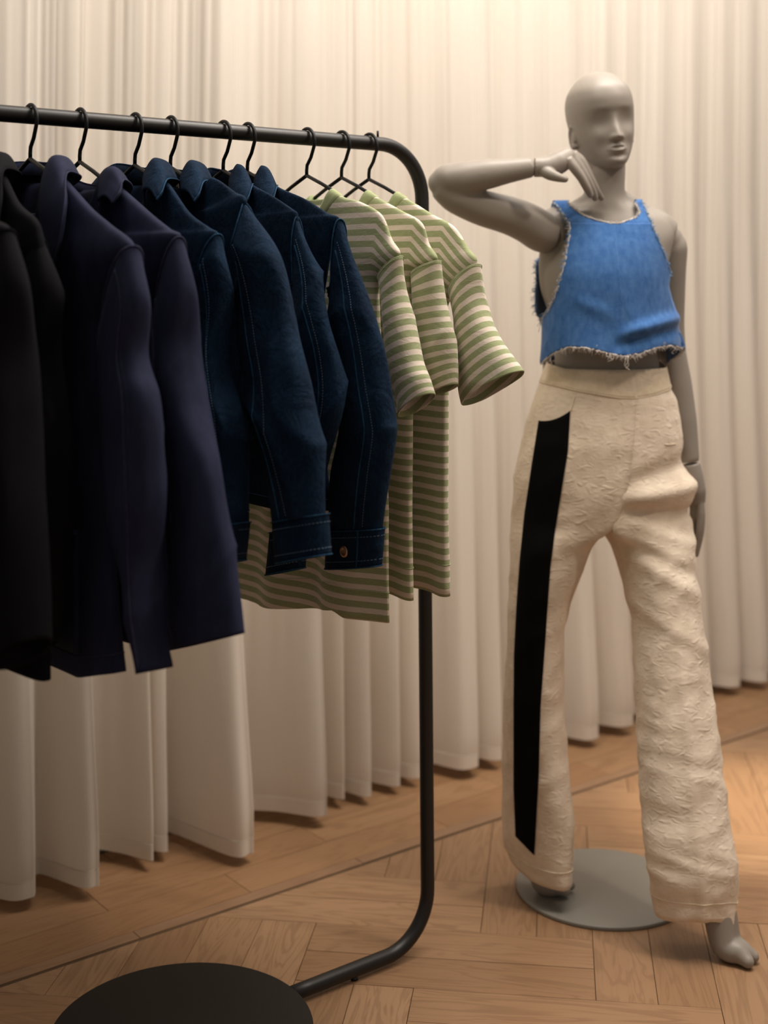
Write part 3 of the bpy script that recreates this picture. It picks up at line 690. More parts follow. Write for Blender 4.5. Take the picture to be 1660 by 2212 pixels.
d2 = jacket('denim_jacket', 'D2', 'dark denim jacket with a bent elbow and a broad plain cuff pushed forward', DJ, 6, M['denim'], M['denim_edge'], 0.965, (.078, 1.530), (.238, 1.482), .235,
       [((536, 630), (532, 428), -.022), ((515, 665), (590, 540), -.028), ((500, 700), (634, 668), .032), ((505, 752), (650, 740), .034), ((524, 827), (671, 827), .034), ((537, 920), (684, 908), .034), ((556, 1000), (699, 1000), .033), ((574, 1070), (706, 1065), .031), ((590, 1131), (708, 1111), .028)],
       cuff=[((590, 1129), (709, 1109), .029), ((594, 1175), (712, 1155), .029), ((599, 1217), (714, 1196), .029)], col=colD, inmat=M['denim_in'], seams=((4.55,), ()), cre=0.007, amp=.005, bth=.025, sleeve_dr=.003)
d3 = jacket('denim_jacket', 'D3', 'dark denim jacket whose sleeve curves back behind the broad cuff of its neighbour', DJ, 7, M['denim'], M['denim_edge'], 0.970, (.078, 1.530), (.248, 1.472), .238,
       [((640, 630), (646, 464), -.020), ((630, 670), (688, 583), -.024), ((620, 715), (722, 690), .026), ((628, 770), (738, 765), .027), ((638, 850), (748, 850), .027), ((638, 920), (742, 915), .026), ((625, 1000), (716, 1000), .024), ((606, 1080), (690, 1075), .023), ((585, 1153), (663, 1143), .022)],
       cuff=[((585, 1151), (663, 1141), .022), ((576, 1243), (659, 1225), .022)], col=shifted(colD, -.022), inmat=M['denim_in'], dip=.07, seams=((5.1,), ()), bth=.019, cre=0.005, amp=.004, sleeve_dr=-.008)
d4 = jacket('denim_jacket', 'D4', 'dark denim jacket next to the striped shirts, copper button on its cuff', DJ, 8, M['denim'], M['denim_edge'], 0.970, (.078, 1.530), (.272, 1.466), .242,
       [((722, 640), (736, 472), -.020), ((716, 690), (784, 612), -.024), ((714, 755), (824, 738), .028), ((722, 830), (840, 828), .030), ((732, 900), (852, 903), .030), ((726, 960), (857, 935), .030), ((713, 1020), (847, 1015), .029), ((708, 1090), (836, 1092), .027), ((706, 1146), (829, 1143), .025)],
       cuff=[((705, 1145), (830, 1142), .026), ((705, 1185), (828, 1182), .026), ((704, 1227), (825, 1222), .026)], col=shifted(colD, -.022), inmat=M['denim_in'], seams=((5.15,), ()), bth=.019, cre=0.005, amp=.004, sleeve_dr=.008)
K, ko = jacket.K, jacket.ko
# copper button and placket of the near cuff
jj = int(0.775 * K.nu); q = K.G[6, jj]; nn_ = K.n[6, jj]
def button(q, n, rad=0.0095, th=0.003):
    a = np.cross(n, [0, 0, 1.0]); a /= np.linalg.norm(a); b = np.cross(n, a); V = []; prof = [(rad * .92, 0), (rad, th * .5), (rad * .93, th), (rad * .62, th * 1.0), (rad * .55, th * .82), (rad * .2, th * .85)]
    for p_, h_ in prof:
        for j in range(28):
            t = 2 * math.pi * j / 28; V.append(q + n * h_ + a * p_ * math.cos(t) + b * p_ * math.sin(t))
    F = grid_faces(len(prof), 28); F.append(tuple(range(140, 168))); return V, F
o = mesh('cuff_button', *button(q + nn_ * 0.0005, nn_), M['copper'], ko); tag(o, label='round copper shank button')
jp = int(0.84 * K.nu); smooth_line([K.G[i, jp] + K.n[i, jp] * 0.001 for i in range(12)], M['denim_edge'], ko, 'placket_edge', 0.0014)
# woven neck labels
def neck_label(e, y, z, w_=0.05, h_=0.022, bg='label_bg', tilt=0.0, s=0.0):
    o = mesh('neck_label', *join([box(s - w_ / 2, s + w_ / 2, y - 0.001, y, z - h_ / 2, z + h_ / 2)]), M[bg], e, smooth=False); kid_off(o, e)
    t = np.linspace(0, 1, 40); P = [(s - w_ * 0.38 + w_ * 0.76 * a, y - 0.0018, z + 0.0045 * math.sin(a * 34) + 0.002 * math.sin(a * 15)) for a in t]
    mesh('embroidery', *ptube(P, 0.0007, 5), M['label'], o)
neck_label(d1, .016, 1.512, s=0.030); neck_label(d2, .016, 1.522, s=0.012); neck_label(j1, .012, 1.490, bg='label', s=0.05)

# ------------------------------------------------------------ mannequin
BASEC = np.array([0.487, 2.967])
man = empty('mannequin', (BASEC[0], BASEC[1], 0), 0, label='grey faceless mannequin with one hand raised to its neck, standing on a round plate', cat='mannequin')
OFF[man.name] = np.array([BASEC[0], BASEC[1], 0])
mesh('base_plate', *disc(BASEC, 0.193, 0.0, 0.009, 96, 0.0015), M['plate'], man)

def ering(cx, cy, z, a, b, nu=48, rot=0.0, p=2.0, tilt=None):
    ph = np.linspace(0, 2 * math.pi, nu, endpoint=False)
    x = np.sign(np.cos(ph)) * np.abs(np.cos(ph)) ** (2 / p) * a; y = np.sign(np.sin(ph)) * np.abs(np.sin(ph)) ** (2 / p) * b
    c, s = math.cos(rot), math.sin(rot); return np.stack([cx + x * c - y * s, cy + x * s + y * c, np.full(nu, z)], 1)
def loft(rings, n=None, cap=True):
    R = np.array(rings); k, nu, _ = R.shape
    if n: R = catmull(R.reshape(k, -1), n).reshape(n, nu, 3)
    V = R.reshape(-1, 3); F = grid_faces(len(R), nu)
    if cap: F = F + [tuple(range(nu))[::-1], tuple(range((len(R) - 1) * nu, len(R) * nu))]
    return V, F
def pxring(xl, xr, y, Y, b, rot=0.0, p=2.0, dy=0.0):
    """level ring whose visible outline runs from pixel column xl to xr at depth Y"""
    a = (xr - xl) / 2 / FPX * Y; c = at((xl + xr) / 2, y, Y)
    return ering(c[0], c[1] + dy, c[2], a, b, 56, rot, p)
parts = []
# torso, hips
T_rows = [(1284, 1338, 330, .036, 2.918), (1272, 1350, 350, .039, 2.912), (1270, 1351, 372, .040, 2.905), (1271, 1350, 400, .040, 2.905), (1268, 1351, 425, .044, 2.908), (1254, 1362, 438, .050, 2.912), (1222, 1392, 449, .056, 2.917), (1204, 1424, 462, .062, 2.920), (1196, 1446, 480, .070, 2.920), (1186, 1456, 510, .078, 2.915), (1173, 1450, 545, .088, 2.910),
          (1168, 1442, 580, .098, 2.905), (1172, 1436, 620, .102, 2.905), (1183, 1428, 670, .094, 2.908), (1196, 1420, 720, .086, 2.912), (1199, 1422, 770, .084, 2.914), (1196, 1427, 810, .084, 2.914), (1186, 1434, 860, .090, 2.914), (1173, 1440, 930, .098, 2.914), (1164, 1442, 1000, .100, 2.914), (1170, 1435, 1060, .09, 2.914), (1190, 1420, 1110, .08, 2.914)]
parts.append(loft([pxring(xl, xr, y, Y, b) for xl, xr, y, b, Y in T_rows], 120))
# bust
def ball(c, r, nu=32, nv=20, sq=(1, 1, 1)):
    V = []; 
    for i in range(nv + 1):
        t = math.pi * i / nv
        for j in range(nu):
            q = 2 * math.pi * j / nu; V.append(np.array(c) + r * np.array(sq) * np.array([math.sin(t) * math.cos(q), math.sin(t) * math.sin(q), math.cos(t)]))
    return V, grid_faces(nv + 1, nu)
for x, y, Y in ((1270, 592, 2.848), (1378, 594, 2.858)): parts.append(ball(at(x, y, Y), 0.045, sq=(1.05, 0.8, 1.0)))
# shoulder stumps, clavicles
parts.append(ptube([at(1262, 470, 2.912), at(1225, 484, 2.900), at(1200, 494, 2.888), at(1184, 502, 2.878)], [.036, .045, .047, .045], 28, n=14))
parts.append(ptube([at(1290, 436, 2.915), at(1240, 462, 2.915), at(1195, 478, 2.90)], [.030, .026, .028], 22, n=12))
parts.append(ptube([at(1335, 436, 2.92), at(1385, 466, 2.925), at(1436, 494, 2.94)], [.030, .028, .032], 22, n=12))
parts.append(ptube([at(1380, 480, 2.925), at(1415, 494, 2.935), at(1438, 510, 2.945)], [.040, .043, .041], 28, n=10))
parts.append(ptube([at(1318, 463, 2.862), at(1265, 458, 2.868), at(1215, 462, 2.885)], [.0065, .006, .005], 12, n=10))
parts.append(ptube([at(1334, 463, 2.864), at(1380, 462, 2.880), at(1420, 470, 2.905)], [.0065, .006, .005], 12, n=10))
parts.append(ptube([at(1205, 515, 2.895), at(1196, 560, 2.90), at(1195, 620, 2.905), at(1215, 690, 2.91)], [.036, .032, .028, .022], 22, n=16))
# legs
parts.append(ptube([at(1215, 1010, 2.914), at(1195, 1120, 2.914), at(1172, 1250, 2.914), at(1156, 1420, 2.914), at(1155, 1560, 2.918), at(1158, 1700, 2.925), at(1161, 1810, 2.935), at(1163, 1860, 2.945)], [.076, .068, .055, .043, .044, .036, .029, .030], 30, n=50))
parts.append(ptube([at(1385, 1010, 2.914), at(1402, 1120, 2.912), at(1425, 1250, 2.88), at(1445, 1430, 2.833), at(1470, 1600, 2.786), at(1500, 1750, 2.745), at(1527, 1860, 2.718), at(1540, 1925, 2.700)], [.076, .066, .058, .046, .046, .038, .029, .031], 30, n=50))
# split-toe feet, heels lifted
def foot(heel, ankle, ball_, toeA, toeB):
    out = [ptube([heel, heel * .4 + ball_ * .6 + [0, 0, 0.006], ball_], [.024, .024, .020], 24, n=14)]
    for t, off, r in ((toeA, 1, 1.0), (toeB, -1, .88)):
        c = (toeA + toeB) / 2; d = c - ball_; sd = np.array([d[1], -d[0], 0]) * off; sd /= np.linalg.norm(sd)
        if (t - c) @ sd < 0: sd = -sd
        P = [ankle + sd * .004 + [0, 0, .03], ankle + sd * .006, ankle * .5 + ball_ * .5 + sd * .0095 + [0, 0, .008], ball_ + sd * .0105, ball_ * .4 + t * .6 + [0, 0, .001], t]
        out.append(ptube(P, [.030, .030, .0290, .0262, .0215 * r, .0130 * r], 26, n=34)); out.append(ball(t, .0130 * r, 22, 12))
    return out
parts += foot(np.array([.648, 2.722, .100]), at(1542, 1930, 2.700), np.array([.686, 2.670, .0295]), np.array([.7160, 2.626, .0145]), np.array([.7340, 2.648, .0130]))
parts += foot(np.array([.330, 2.950, .066]), at(1163, 1860, 2.95), np.array([.355, 2.935, .034]), np.array([.394, 2.905, .0265]), np.array([.410, 2.934, .0245]))
# head
def head():
    yaw = math.radians(10); HX, HYc, Z0, HH = 0.4735, 2.912, 1.5925, 0.2185
    zk = np.array([0, .006, .018, .038, .058, .078, .098, .118, .138, .158, .178, .198, .210, .2185])
    wk = np.array([.014, .028, .040, .052, .0595, .0640, .0668, .0688, .0693, .0675, .0610, .0450, .0285, .003])
    fk = np.array([.066, .079, .0855, .0835, .084, .086, .0865, .0895, .0925, .0905, .0810, .0580, .0350, .003])
    bk = np.array([.000, .008, .030, .058, .072, .082, .092, .100, .103, .100, .0880, .0640, .0400, .004])
    nz, nu = 190, 180
    z = (1 - np.cos(np.linspace(0, math.pi, nz))) / 2 * HH; z = 0.5 * z + 0.5 * np.linspace(0, HH, nz)
    def ck(v):
        c = catmull(np.stack([zk, v], 1), 400); return np.interp(z, c[:, 0], c[:, 1])
    wz, fz, bz = ck(wk), ck(fk), ck(bk)
    q = np.linspace(0, 2 * math.pi, nu, endpoint=False)   # q=0 front
    cx = np.sign(np.sin(q)) * np.abs(np.sin(q)) ** (2 / 2.15); cy = np.sign(np.cos(q)) * np.abs(np.cos(q)) ** (2 / 2.15)
    X = wz[:, None] * cx[None]; Yf = np.where(cy[None] > 0, fz[:, None] * cy[None], bz[:, None] * cy[None]); Zg = np.repeat(z[:, None], nu, 1)
    fr = np.clip(cy[None] * 1.6, 0, 1)
    g_ = lambda x0, z0, sx, sz: np.exp(-((X - x0) / sx) ** 2 - ((Zg - z0) / sz) ** 2)
    d = np.zeros_like(X)
    # nose: rising ridge cut off below the tip
    zt = np.clip((0.118 - Zg) / 0.054, 0, 1.2); prof = 0.0205 * zt ** 1.3
    cut = 1 / (1 + np.exp(-(Zg - 0.0595) / 0.0013)); wid = 0.0080 + 0.0036 * np.clip(zt, 0, 1)
    d += prof * cut * np.exp(-(X / wid) ** 2) * (Zg < 0.14)
    d += 0.0040 * (g_(.0105, .0645, .0048, .0058) + g_(-.0105, .0645, .0048, .0058))
    # shallow eye hollows, brow, cheekbones
    d += -0.0092 * (g_(.031, .1010, .021, .022) + g_(-.031, .1010, .021, .022)) + 0.0018 * (g_(.028, .127, .020, .007) + g_(-.028, .127, .020, .007)) + 0.0012 * (g_(.043, .070, .014, .012) + g_(-.043, .070, .014, .012))
    # lips
    up = 0.0062 * np.exp(-((Zg - (0.0462 + 0.0018 * np.exp(-((np.abs(X) - .007) / .005) ** 2) - 0.20 * np.abs(X))) / .0038) ** 2) * np.clip(1 - (X / .0260) ** 2, 0, 1)
    lo = 0.0078 * np.exp(-((Zg - (0.0358 + 7 * X ** 2)) / .0046) ** 2) * np.clip(1 - (X / .0225) ** 2, 0, 1)
    d += up + lo - 0.0066 * np.exp(-((Zg - (0.0412 + 3 * X ** 2)) / .0013) ** 2) * np.exp(-(X / .0215) ** 6)
    d += -0.0040 * g_(0, .0245, .018, .0040) + 0.0045 * g_(0, .0115, .016, .008) - 0.0012 * g_(0, .0545, .0030, .004)
    d += -0.003 * (g_(.030, .050, .010, .012) + g_(-.030, .050, .010, .012))
    Yf = Yf + d * fr
    c, s = math.cos(yaw), math.sin(yaw)
    # local x = subject's left = image right ; forward = -Y turned right
    wx = HX + X * c + Yf * s; wy = HYc + X * s - Yf * c
    roll = math.radians(7.0)                     # head tilted, crown towards the raised hand
    def tilt(P):
        P = np.asarray(P, float).copy(); x, z_ = P[..., 0] - HX, P[..., 2] - (Z0 + .11)
        P[..., 0], P[..., 2] = HX + x * math.cos(roll) - z_ * math.sin(roll), Z0 + .11 + x * math.sin(roll) + z_ * math.cos(roll); return P
    G = tilt(np.stack([wx, wy, Z0 + Zg], 2))
    V = G.reshape(-1, 3); F = grid_faces(nz, nu) + [tuple(range(nu))[::-1], tuple(range((nz - 1) * nu, nz * nu))]
    out = [(V, F)]
    fwd = np.array([s, -c, 0]); rt = np.array([c, s, 0])
    for sg in (-1, 1):                       # ears
        P = np.array([HX, HYc, Z0]) + rt * (0.0620 if sg > 0 else -0.0655) - fwd * 0.004
        q_ = np.linspace(-1.9, 2.1, 14)
        rim = [P + rt * sg * (0.0005 + 0.002 * math.cos(a)) - fwd * (0.013 * math.cos(a)) + np.array([0, 0, 0.080 + 0.024 * math.sin(a)]) for a in q_]
        rim = tilt(rim)
        out.append(ptube(rim, [.0035, .0045, .0045, .004, .0035], 10, n=24))
        out.append(ball(tilt(P + np.array([0, 0, .078]) - rt * sg * .002), 0.02, 20, 12, (0.30, 0.62, 1.1)))
        out.append(ball(tilt(P + fwd * 0.004 + np.array([0, 0, .060])), 0.0075, 14, 8))
    # neck joining the skull
    out.append(ptube([np.array([HX + .004, HYc - .004, Z0 - .075]), np.array([HX + .004, HYc + .002, Z0]), np.array([HX, HYc + .010, Z0 + .05])], [.0405, .0405, .046], 32, n=14))
    return out
parts += head()
body = mesh('body', *join(parts), M['skin'], man); bake(body, 1, 0.0021)
def relax(o, it, zmax=9.0, zmin=-9.0):
    me = o.data; n_ = len(me.vertices); v = np.zeros(n_ * 3); me.vertices.foreach_get('co', v); v = v.reshape(-1, 3)
    e_ = np.zeros(len(me.edges) * 2, int); me.edges.foreach_get('vertices', e_); e_ = e_.reshape(-1, 2)
    cnt = np.bincount(e_.ravel(), minlength=n_)[:, None].astype(float); k = (np.clip((zmax - v[:, 2]) / .02, 0, 1) * np.clip((v[:, 2] - zmin) / .02, 0, 1))[:, None]
    for i_ in range(it):
        s_ = np.stack([np.bincount(e_[:, 0], v[e_[:, 1], c_], n_) + np.bincount(e_[:, 1], v[e_[:, 0], c_], n_) for c_ in range(3)], 1)
        v = v + (s_ / np.maximum(cnt, 1) - v) * (0.55 if i_ % 2 == 0 else -0.35) * k if it < 0 else v + (s_ / np.maximum(cnt, 1) - v) * 0.5 * k
    me.vertices.foreach_set('co', v.ravel()); me.update()
relax(body, 40, 1.565, 0.3); relax(body, 4, 0.14)

# arms and hands
def arm_mesh(name, tubes, vox=0.003, sm_=3, parent=man):
    o = mesh(name, *join(tubes), M['skin'], parent); bake(o, sm_, vox); relax(o, 10 if vox > .002 else 2); return o
ra = arm_mesh('arm', [ptube([at(1187, 504, 2.880), at(1168, 499, 2.868), at(1140, 482, 2.856), at(1100, 465, 2.842), at(1040, 448, 2.822), at(985, 424, 2.808), at(950, 400, 2.800)], [.0445, .0450, .0435, .0415, .0385, .036, .028], 32, n=50),
    ptube([at(945, 393, 2.798), at(965, 388, 2.795), at(1005, 384, 2.790), at(1055, 376, 2.786), at(1100, 369, 2.786), at(1152, 361, 2.790)], [.024, .033, .0355, .032, .0262, .0212], 32, n=50), ball(at(952, 395, 2.80), .027)])
hand_r = [ptube([at(1154.5, 361, 2.790), at(1172, 361, 2.79), at(1190, 359, 2.795), at(1208, 351, 2.80), at(1228, 338, 2.807), at(1236, 333, 2.81)], [.0212, .0208, .0240, .0245, .0200, .016], 28, n=24),
    ptube([at(1175, 364, 2.805), at(1205, 348, 2.818), at(1232, 335, 2.825)], [.016, .018, .013], 20, n=12),
    ptube([at(1175, 368, 2.782), at(1190, 377, 2.772), at(1206, 383, 2.768), at(1221, 387, 2.768)], [.014, .0128, .0100, .0075], 18, n=16), ball(at(1221, 387, 2.768), .0075)]
for P, rr in (([(1228, 345, 2.790), (1240, 362, 2.788), (1256, 384, 2.792), (1268, 406, 2.80), (1276, 422, 2.812)], .0100), ([(1234, 336, 2.802), (1249, 357, 2.802), (1266, 384, 2.806), (1278, 408, 2.816), (1286, 428, 2.832)], .0104),
              ([(1238, 332, 2.816), (1255, 350, 2.817), (1272, 380, 2.822), (1286, 406, 2.832), (1300, 428, 2.845)], .0100), ([(1238, 331, 2.830), (1256, 345, 2.831), (1270, 368, 2.836), (1280, 388, 2.842), (1290, 406, 2.850)], .0086)):
    Q = [at(*q) for q in P]; hand_r.append(ptube(Q, [rr * 1.1, rr * 1.05, rr * .92, rr * .85, rr * .66], 18, n=26)); hand_r.append(ball(Q[-1], rr * .66, 16, 10))
hr = arm_mesh('hand', hand_r, 0.0018, 2, ra) if False else None
OFF[ra.name] = OFF[man.name]
hr = arm_mesh('hand', hand_r, 0.0018, 2, ra)
la = arm_mesh('arm', [ptube([at(1446, 518, 2.945), at(1450, 535, 2.948), at(1447, 580, 2.955), at(1446, 640, 2.965), at(1447, 700, 2.972), at(1452, 760, 2.975), at(1464, 830, 2.975), at(1478, 910, 2.968), at(1492, 999, 2.955)], [.030, .0365, .0368, .0355, .033, .0315, .0325, .029, .0205], 32, n=70), ball(at(1440, 518, 2.945), .0362)])
OFF[la.name] = OFF[man.name]
hand_l = [ptube([at(1492.5, 1002, 2.955), at(1498, 1030, 2.955), at(1503, 1060, 2.955), at(1506, 1085, 2.957)], [.0205, .0225, .023, .018], 28, n=20),
    ptube([at(1500, 1030, 2.975), at(1506, 1060, 2.98), at(1509, 1085, 2.985)], [.018, .02, .016], 24, n=12)]
for P, rr in (([(1499, 1055, 2.955), (1500, 1085, 2.957), (1499, 1115, 2.960), (1498, 1150, 2.965)], .0098), ([(1511, 1075, 2.950), (1514, 1110, 2.945), (1512, 1145, 2.943), (1505, 1185, 2.947)], .0088), ([(1512, 1078, 2.966), (1515, 1115, 2.962), (1513, 1155, 2.960), (1505, 1198, 2.962)], .0090),
              ([(1512, 1078, 2.983), (1514, 1115, 2.980), (1511, 1150, 2.977), (1504, 1190, 2.976)], .0086), ([(1509, 1075, 2.998), (1510, 1105, 2.996), (1507, 1135, 2.992), (1502, 1165, 2.990)], .0074)):
    Q = [at(*q) for q in P]; hand_l.append(ptube(Q, [rr * 1.1, rr * 1.05, rr * .9, rr * .68], 18, n=24)); hand_l.append(ball(Q[-1], rr * .68, 16, 10))
arm_mesh('hand', hand_l, 0.0018, 2, la)
smooth_navel = None

# ------------------------------------------------------------ linen trousers
tr = empty('linen_trousers', (BASEC[0], BASEC[1], 0.05), 0, label='high-waisted wide cream linen trousers with a black side stripe, worn by the mannequin', cat='trousers')
OFF[tr.name] = np.array([BASEC[0], BASEC[1], 0.05])
Lout = [(785, 1181), (830, 1165), (870, 1150), (950, 1126), (1030, 1111), (1150, 1103), (1250, 1102), (1400, 1095), (1500, 1089), (1600, 1087), (1750, 1089), (1850, 1089), (1870, 1093), (1925, 1112)]
Rout = [(785, 1438), (808, 1441), (838, 1448), (860, 1462), (930, 1474), (1000, 1479), (1040, 1494), (1070, 1498), (1100, 1491), (1180, 1498), (1250, 1506), (1330, 1516), (1400, 1526), (1500, 1541), (1600, 1556), (1750, 1576), (1850, 1590), (1920, 1595), (2000, 1592)]
Lin = [(1130, 1302), (1150, 1291), (1230, 1256), (1300, 1231), (1350, 1218), (1500, 1218), (1600, 1222), (1700, 1228), (1770, 1238), (1830, 1233), (1905, 1228), (1925, 1227)]
Rin = [(1130, 1302), (1200, 1330), (1290, 1355), (1340, 1368), (1480, 1372), (1680, 1380), (1800, 1390), (1900, 1400), (1975, 1412), (2010, 1418)]
Cen = [(785, 1356), (860, 1355), (930, 1348), (1040, 1330), (1100, 1313), (1130, 1302), (1200, 1298)]
ip = lambda T_, y: float(np.interp(y, [a for a, _ in T_], [b for _, b in T_]))
def leg_rows(side):
    rows = []; ys = np.concatenate([np.linspace(792, 1120, 42), np.linspace(1130, 1905 if side < 0 else 1990, 90)])
    for y in ys:
        t = np.clip((y - 1100) / (1900 - 1100), 0, 1); kf = np.clip((y - 1450) / 450, 0, 1) ** 1.3
        Yc = 2.914 - (0.0 if side < 0 else 0.215 * t ** 1.1) - (0.0 if side > 0 else 0.0 * t)
        hipb = np.interp(y, [785, 850, 950, 1050, 1130], [.094, .108, .125, .128, .118])
        nu = 72; q = np.linspace(0, 1, nu, endpoint=False)
        # D shaped section above the crotch
        xl, xr = at(ip(Lout, y), y, Yc)[0], at(ip(Rout, y), y, Yc)[0]; xc = at(ip(Cen, y), y, Yc)[0] + (-.003 if side > 0 else .003)
        a_, m_ = (xr - xl) / 2, (xr + xl) / 2; z = at(0, y, Yc - kf * (.062 if side < 0 else .055))[2]
        thc = math.acos(np.clip((xc - m_) / a_, -1, 1)); outer = q < 0.72
        if side < 0: ang = thc + (2 * math.pi - 2 * thc) * (q / 0.72)
        else: ang = -thc + 0 * q; ang = (2 * math.pi - thc) + (2 * thc) * (q / 0.72)
        # angle 0 = +x ; front is -Y -> use sin sign
        X = m_ + a_ * np.cos(ang); Yv = Yc - hipb * np.sin(ang) * (1 if side < 0 else 1)
        ye = hipb * math.sin(thc); qi = np.clip((q - 0.72) / 0.28, 0, 1)
        endf = Yv[0]; endb = 2 * Yc - Yv[0]
        X = np.where(outer, X, xc); Yv = np.where(outer, Yv, endb + (endf - endb) * qi)
        D = np.stack([X, Yv, np.full(nu, z)], 1)
        # leg oval
        if side < 0: el, er = at(ip(Lout, y), y, Yc)[0], at(ip(Lin, max(y, 1130)), y, Yc)[0]
        else: el, er = at(ip(Rin, max(y, 1130)), y, Yc)[0], at(ip(Rout, y), y, Yc)[0]
        ea, em = (er - el) / 2, (er + el) / 2; eb = np.interp(y, [1130, 1300, 1500, 1700, 1900, 2000], [.112, .098, .090, .084, .066, .064] if side < 0 else [.112, .100, .090, .078, .060, .056])
        if side < 0: aa = math.radians(62) + math.radians(236) * (q / 0.72); ab = math.radians(298) + math.radians(124) * qi
        else: aa = math.radians(242) + math.radians(236) * (q / 0.72); ab = math.radians(118) - 0 + math.radians(124) * qi
        A = np.where(outer, aa, ab); pw = 2.0
        ex = em + ea * np.sign(np.cos(A)) * np.abs(np.cos(A)) ** (2 / pw); ey = Yc - eb * np.sign(np.sin(A)) * np.abs(np.sin(A)) ** (2 / pw)
        if side < 0: ey = ey - 0.055 * np.clip((y - 1500) / 400, 0, 1) * (ex - em) / ea
        E_ = np.stack([ex, ey, np.full(nu, z)], 1)
        k = np.clip((y - 1112) / 70, 0, 1); k = k * k * (3 - 2 * k)
        if y < 1130: k = min(k, 0.15)
        rows.append(D * (1 - k) + E_ * k)
    return np.array(rows), ys
def linen_disp(G, n, side, ys):
    y = ys[:, None]
    hipw = np.clip((y - 850) / 100, 0, 1)
    low = np.clip((y - 1350) / 300, 0, 1)
    d = 0.0020 * waves(G, 31, 26, 10, (1, 1, .8)) * (0.3 + hipw) + 0.0015 * creases(G, 33, 42, 5, (1, 1, 1.3)) * (0.25 + 0.75 * hipw)
    if side > 0:
        mx_ = G[:, :, 0].mean(1, keepdims=True); d = d + 0.0045 * np.exp(-((G[:, :, 0] - mx_ + .004) / .010) ** 2) * (n[:, :, 1] < 0) * np.clip((y - 1330) / 150, 0, 1)
        d = d + 0.0017 * creases(G, 35, 60, 5, (0.7, 0.7, 2.0)) * (0.35 + low)
        # big folds swinging from the hip across the thigh
        gx = lambda y0, sl_, am, sg_: am * np.exp(-(((G[:, :, 2] - (CAMH + (HY - y0) / FPX * 2.85)) - sl_ * (G[:, :, 0] - 0.60)) / sg_) ** 2)
        m_ = np.clip((G[:, :, 0] - 0.48) / 0.06, 0, 1)
        d = d + (gx(1060, 0.10, .0105, .018) - gx(1010, 0.25, .007, .018) + gx(1150, -0.35, .006, .014) - gx(1105, -0.1, .008, .014) + gx(1240, -0.55, .005, .015) - gx(1205, -0.5, .004, .012) + gx(1340, -0.6, .004, .014)) * m_
    else:
        d = d + 0.0008 * creases(G, 36, 50, 5, (1, 1, 1.6)) * low
    return d
legs = {}
for side in (-1, 1):
    R, ys = leg_rows(side); n = grid_normals(R); c = R.mean(1, keepdims=True); n = np.where((n * (R - c)).sum(2, keepdims=True) < 0, -n, n)
    # soft pressed crease down the front of each leg
    d = linen_disp(R, n, side, ys); G_ = R + n * d[:, :, None]
    # hem line: nearer edge hangs lower in the picture because it is level on the leg
    hemk = np.clip((ys - (ys[-1] - 60)) / 60, 0, 1)[:, None]
    if side < 0: G_[:, :, 2] += hemk * (0.020 * (G_[:, :, 1] - R[:, :, 1].mean()) / 0.1 * 0.3 - 0.004)
    else: G_[:, :, 2] += -hemk * 0.021 * ((G_[:, :, 0] - G_[:, :, 0].mean(1, keepdims=True)) / 0.082) ** 2 * (1 + 1.7 * np.clip((G_[:, :, 0] - G_[:, :, 0].mean(1, keepdims=True)) / .08, -.3, 1))
    legs[side] = (R, n, ys, G_)
    o = mesh('leg', G_.reshape(-1, 3), [f for f in oriented(G_, n) if not (f[0] // 72 < 38 and all(i % 72 >= 52 or i % 72 == 0 for i in f))], M['linen'], tr, solid=0.0016); kid_off(o, tr)
    i = len(ys) - 5; smooth_line([G_[i, j % 72] + n[i, j % 72] * .0006 for j in range(73)], M['linen_smooth'], o, 'hem_seam', .0009)
def front_pt(side, px, y, off=0.002, which=None):
    """point of the trousers' front surface under a photo column"""
    R, n, ys, G_ = legs[side]; i = int(np.argmin(np.abs(ys - y))); f_ = (y - ys[i]); i2 = min(max(i + (1 if f_ > 0 else -1), 0), len(ys) - 1)
    t = abs(f_) / max(abs(ys[i2] - ys[i]), 1e-6) if i2 != i else 0; Gi = G_[i] * (1 - t) + G_[i2] * t; ni = n[i]
    X = 830 + FPX * Gi[:, 0] / Gi[:, 1]; fr = np.where(ni[:, 1] < 0.02)[0]
    o_ = fr[np.argsort(X[fr])]; P = np.array([np.interp(px, X[o_], Gi[o_, k]) for k in range(3)]); nn2 = np.array([np.interp(px, X[o_], ni[o_, k]) for k in range(3)])
    return P + nn2 / max(np.linalg.norm(nn2), 1e-6) * off
# black side stripe
SL = [(880, 1166), (902, 1166), (1000, 1150), (1100, 1135), (1200, 1125), (1300, 1118), (1400, 1113), (1500, 1112), (1700, 1112), (1815, 1116), (1842, 1116)]
SR = [(878, 1233), (960, 1228), (1020, 1218), (1130, 1200), (1200, 1190), (1300, 1182), (1400, 1175), (1500, 1168), (1650, 1165), (1760, 1160), (1842, 1156)]
G_ = []
ncol = 12
for t in np.linspace(0, 1, 110):
    row = []
    for u in np.linspace(0, 1, ncol):
        xt = 1166 + (1233 - 1166) * u; ytop = 903 - 1.0 * 4 * u * (1 - u) * 0 - 25 * u ** 2.2; ybot = 1815 + 27 * u
        y = ytop + (ybot - ytop) * t; x = ip(SL, y) + (ip(SR, y) - ip(SL, y)) * u
        if y < 903: x = max(x, 1166 + (903 - y) * .0)
        row.append(front_pt(-1, x, y, 0.0022))
    G_.append(row)
G_ = np.array(G_); o = mesh('side_stripe', G_.reshape(-1, 3), grid_faces(110, ncol, False), M['stripe'], tr, solid=0.0008); tag(o, label='black side stripe')
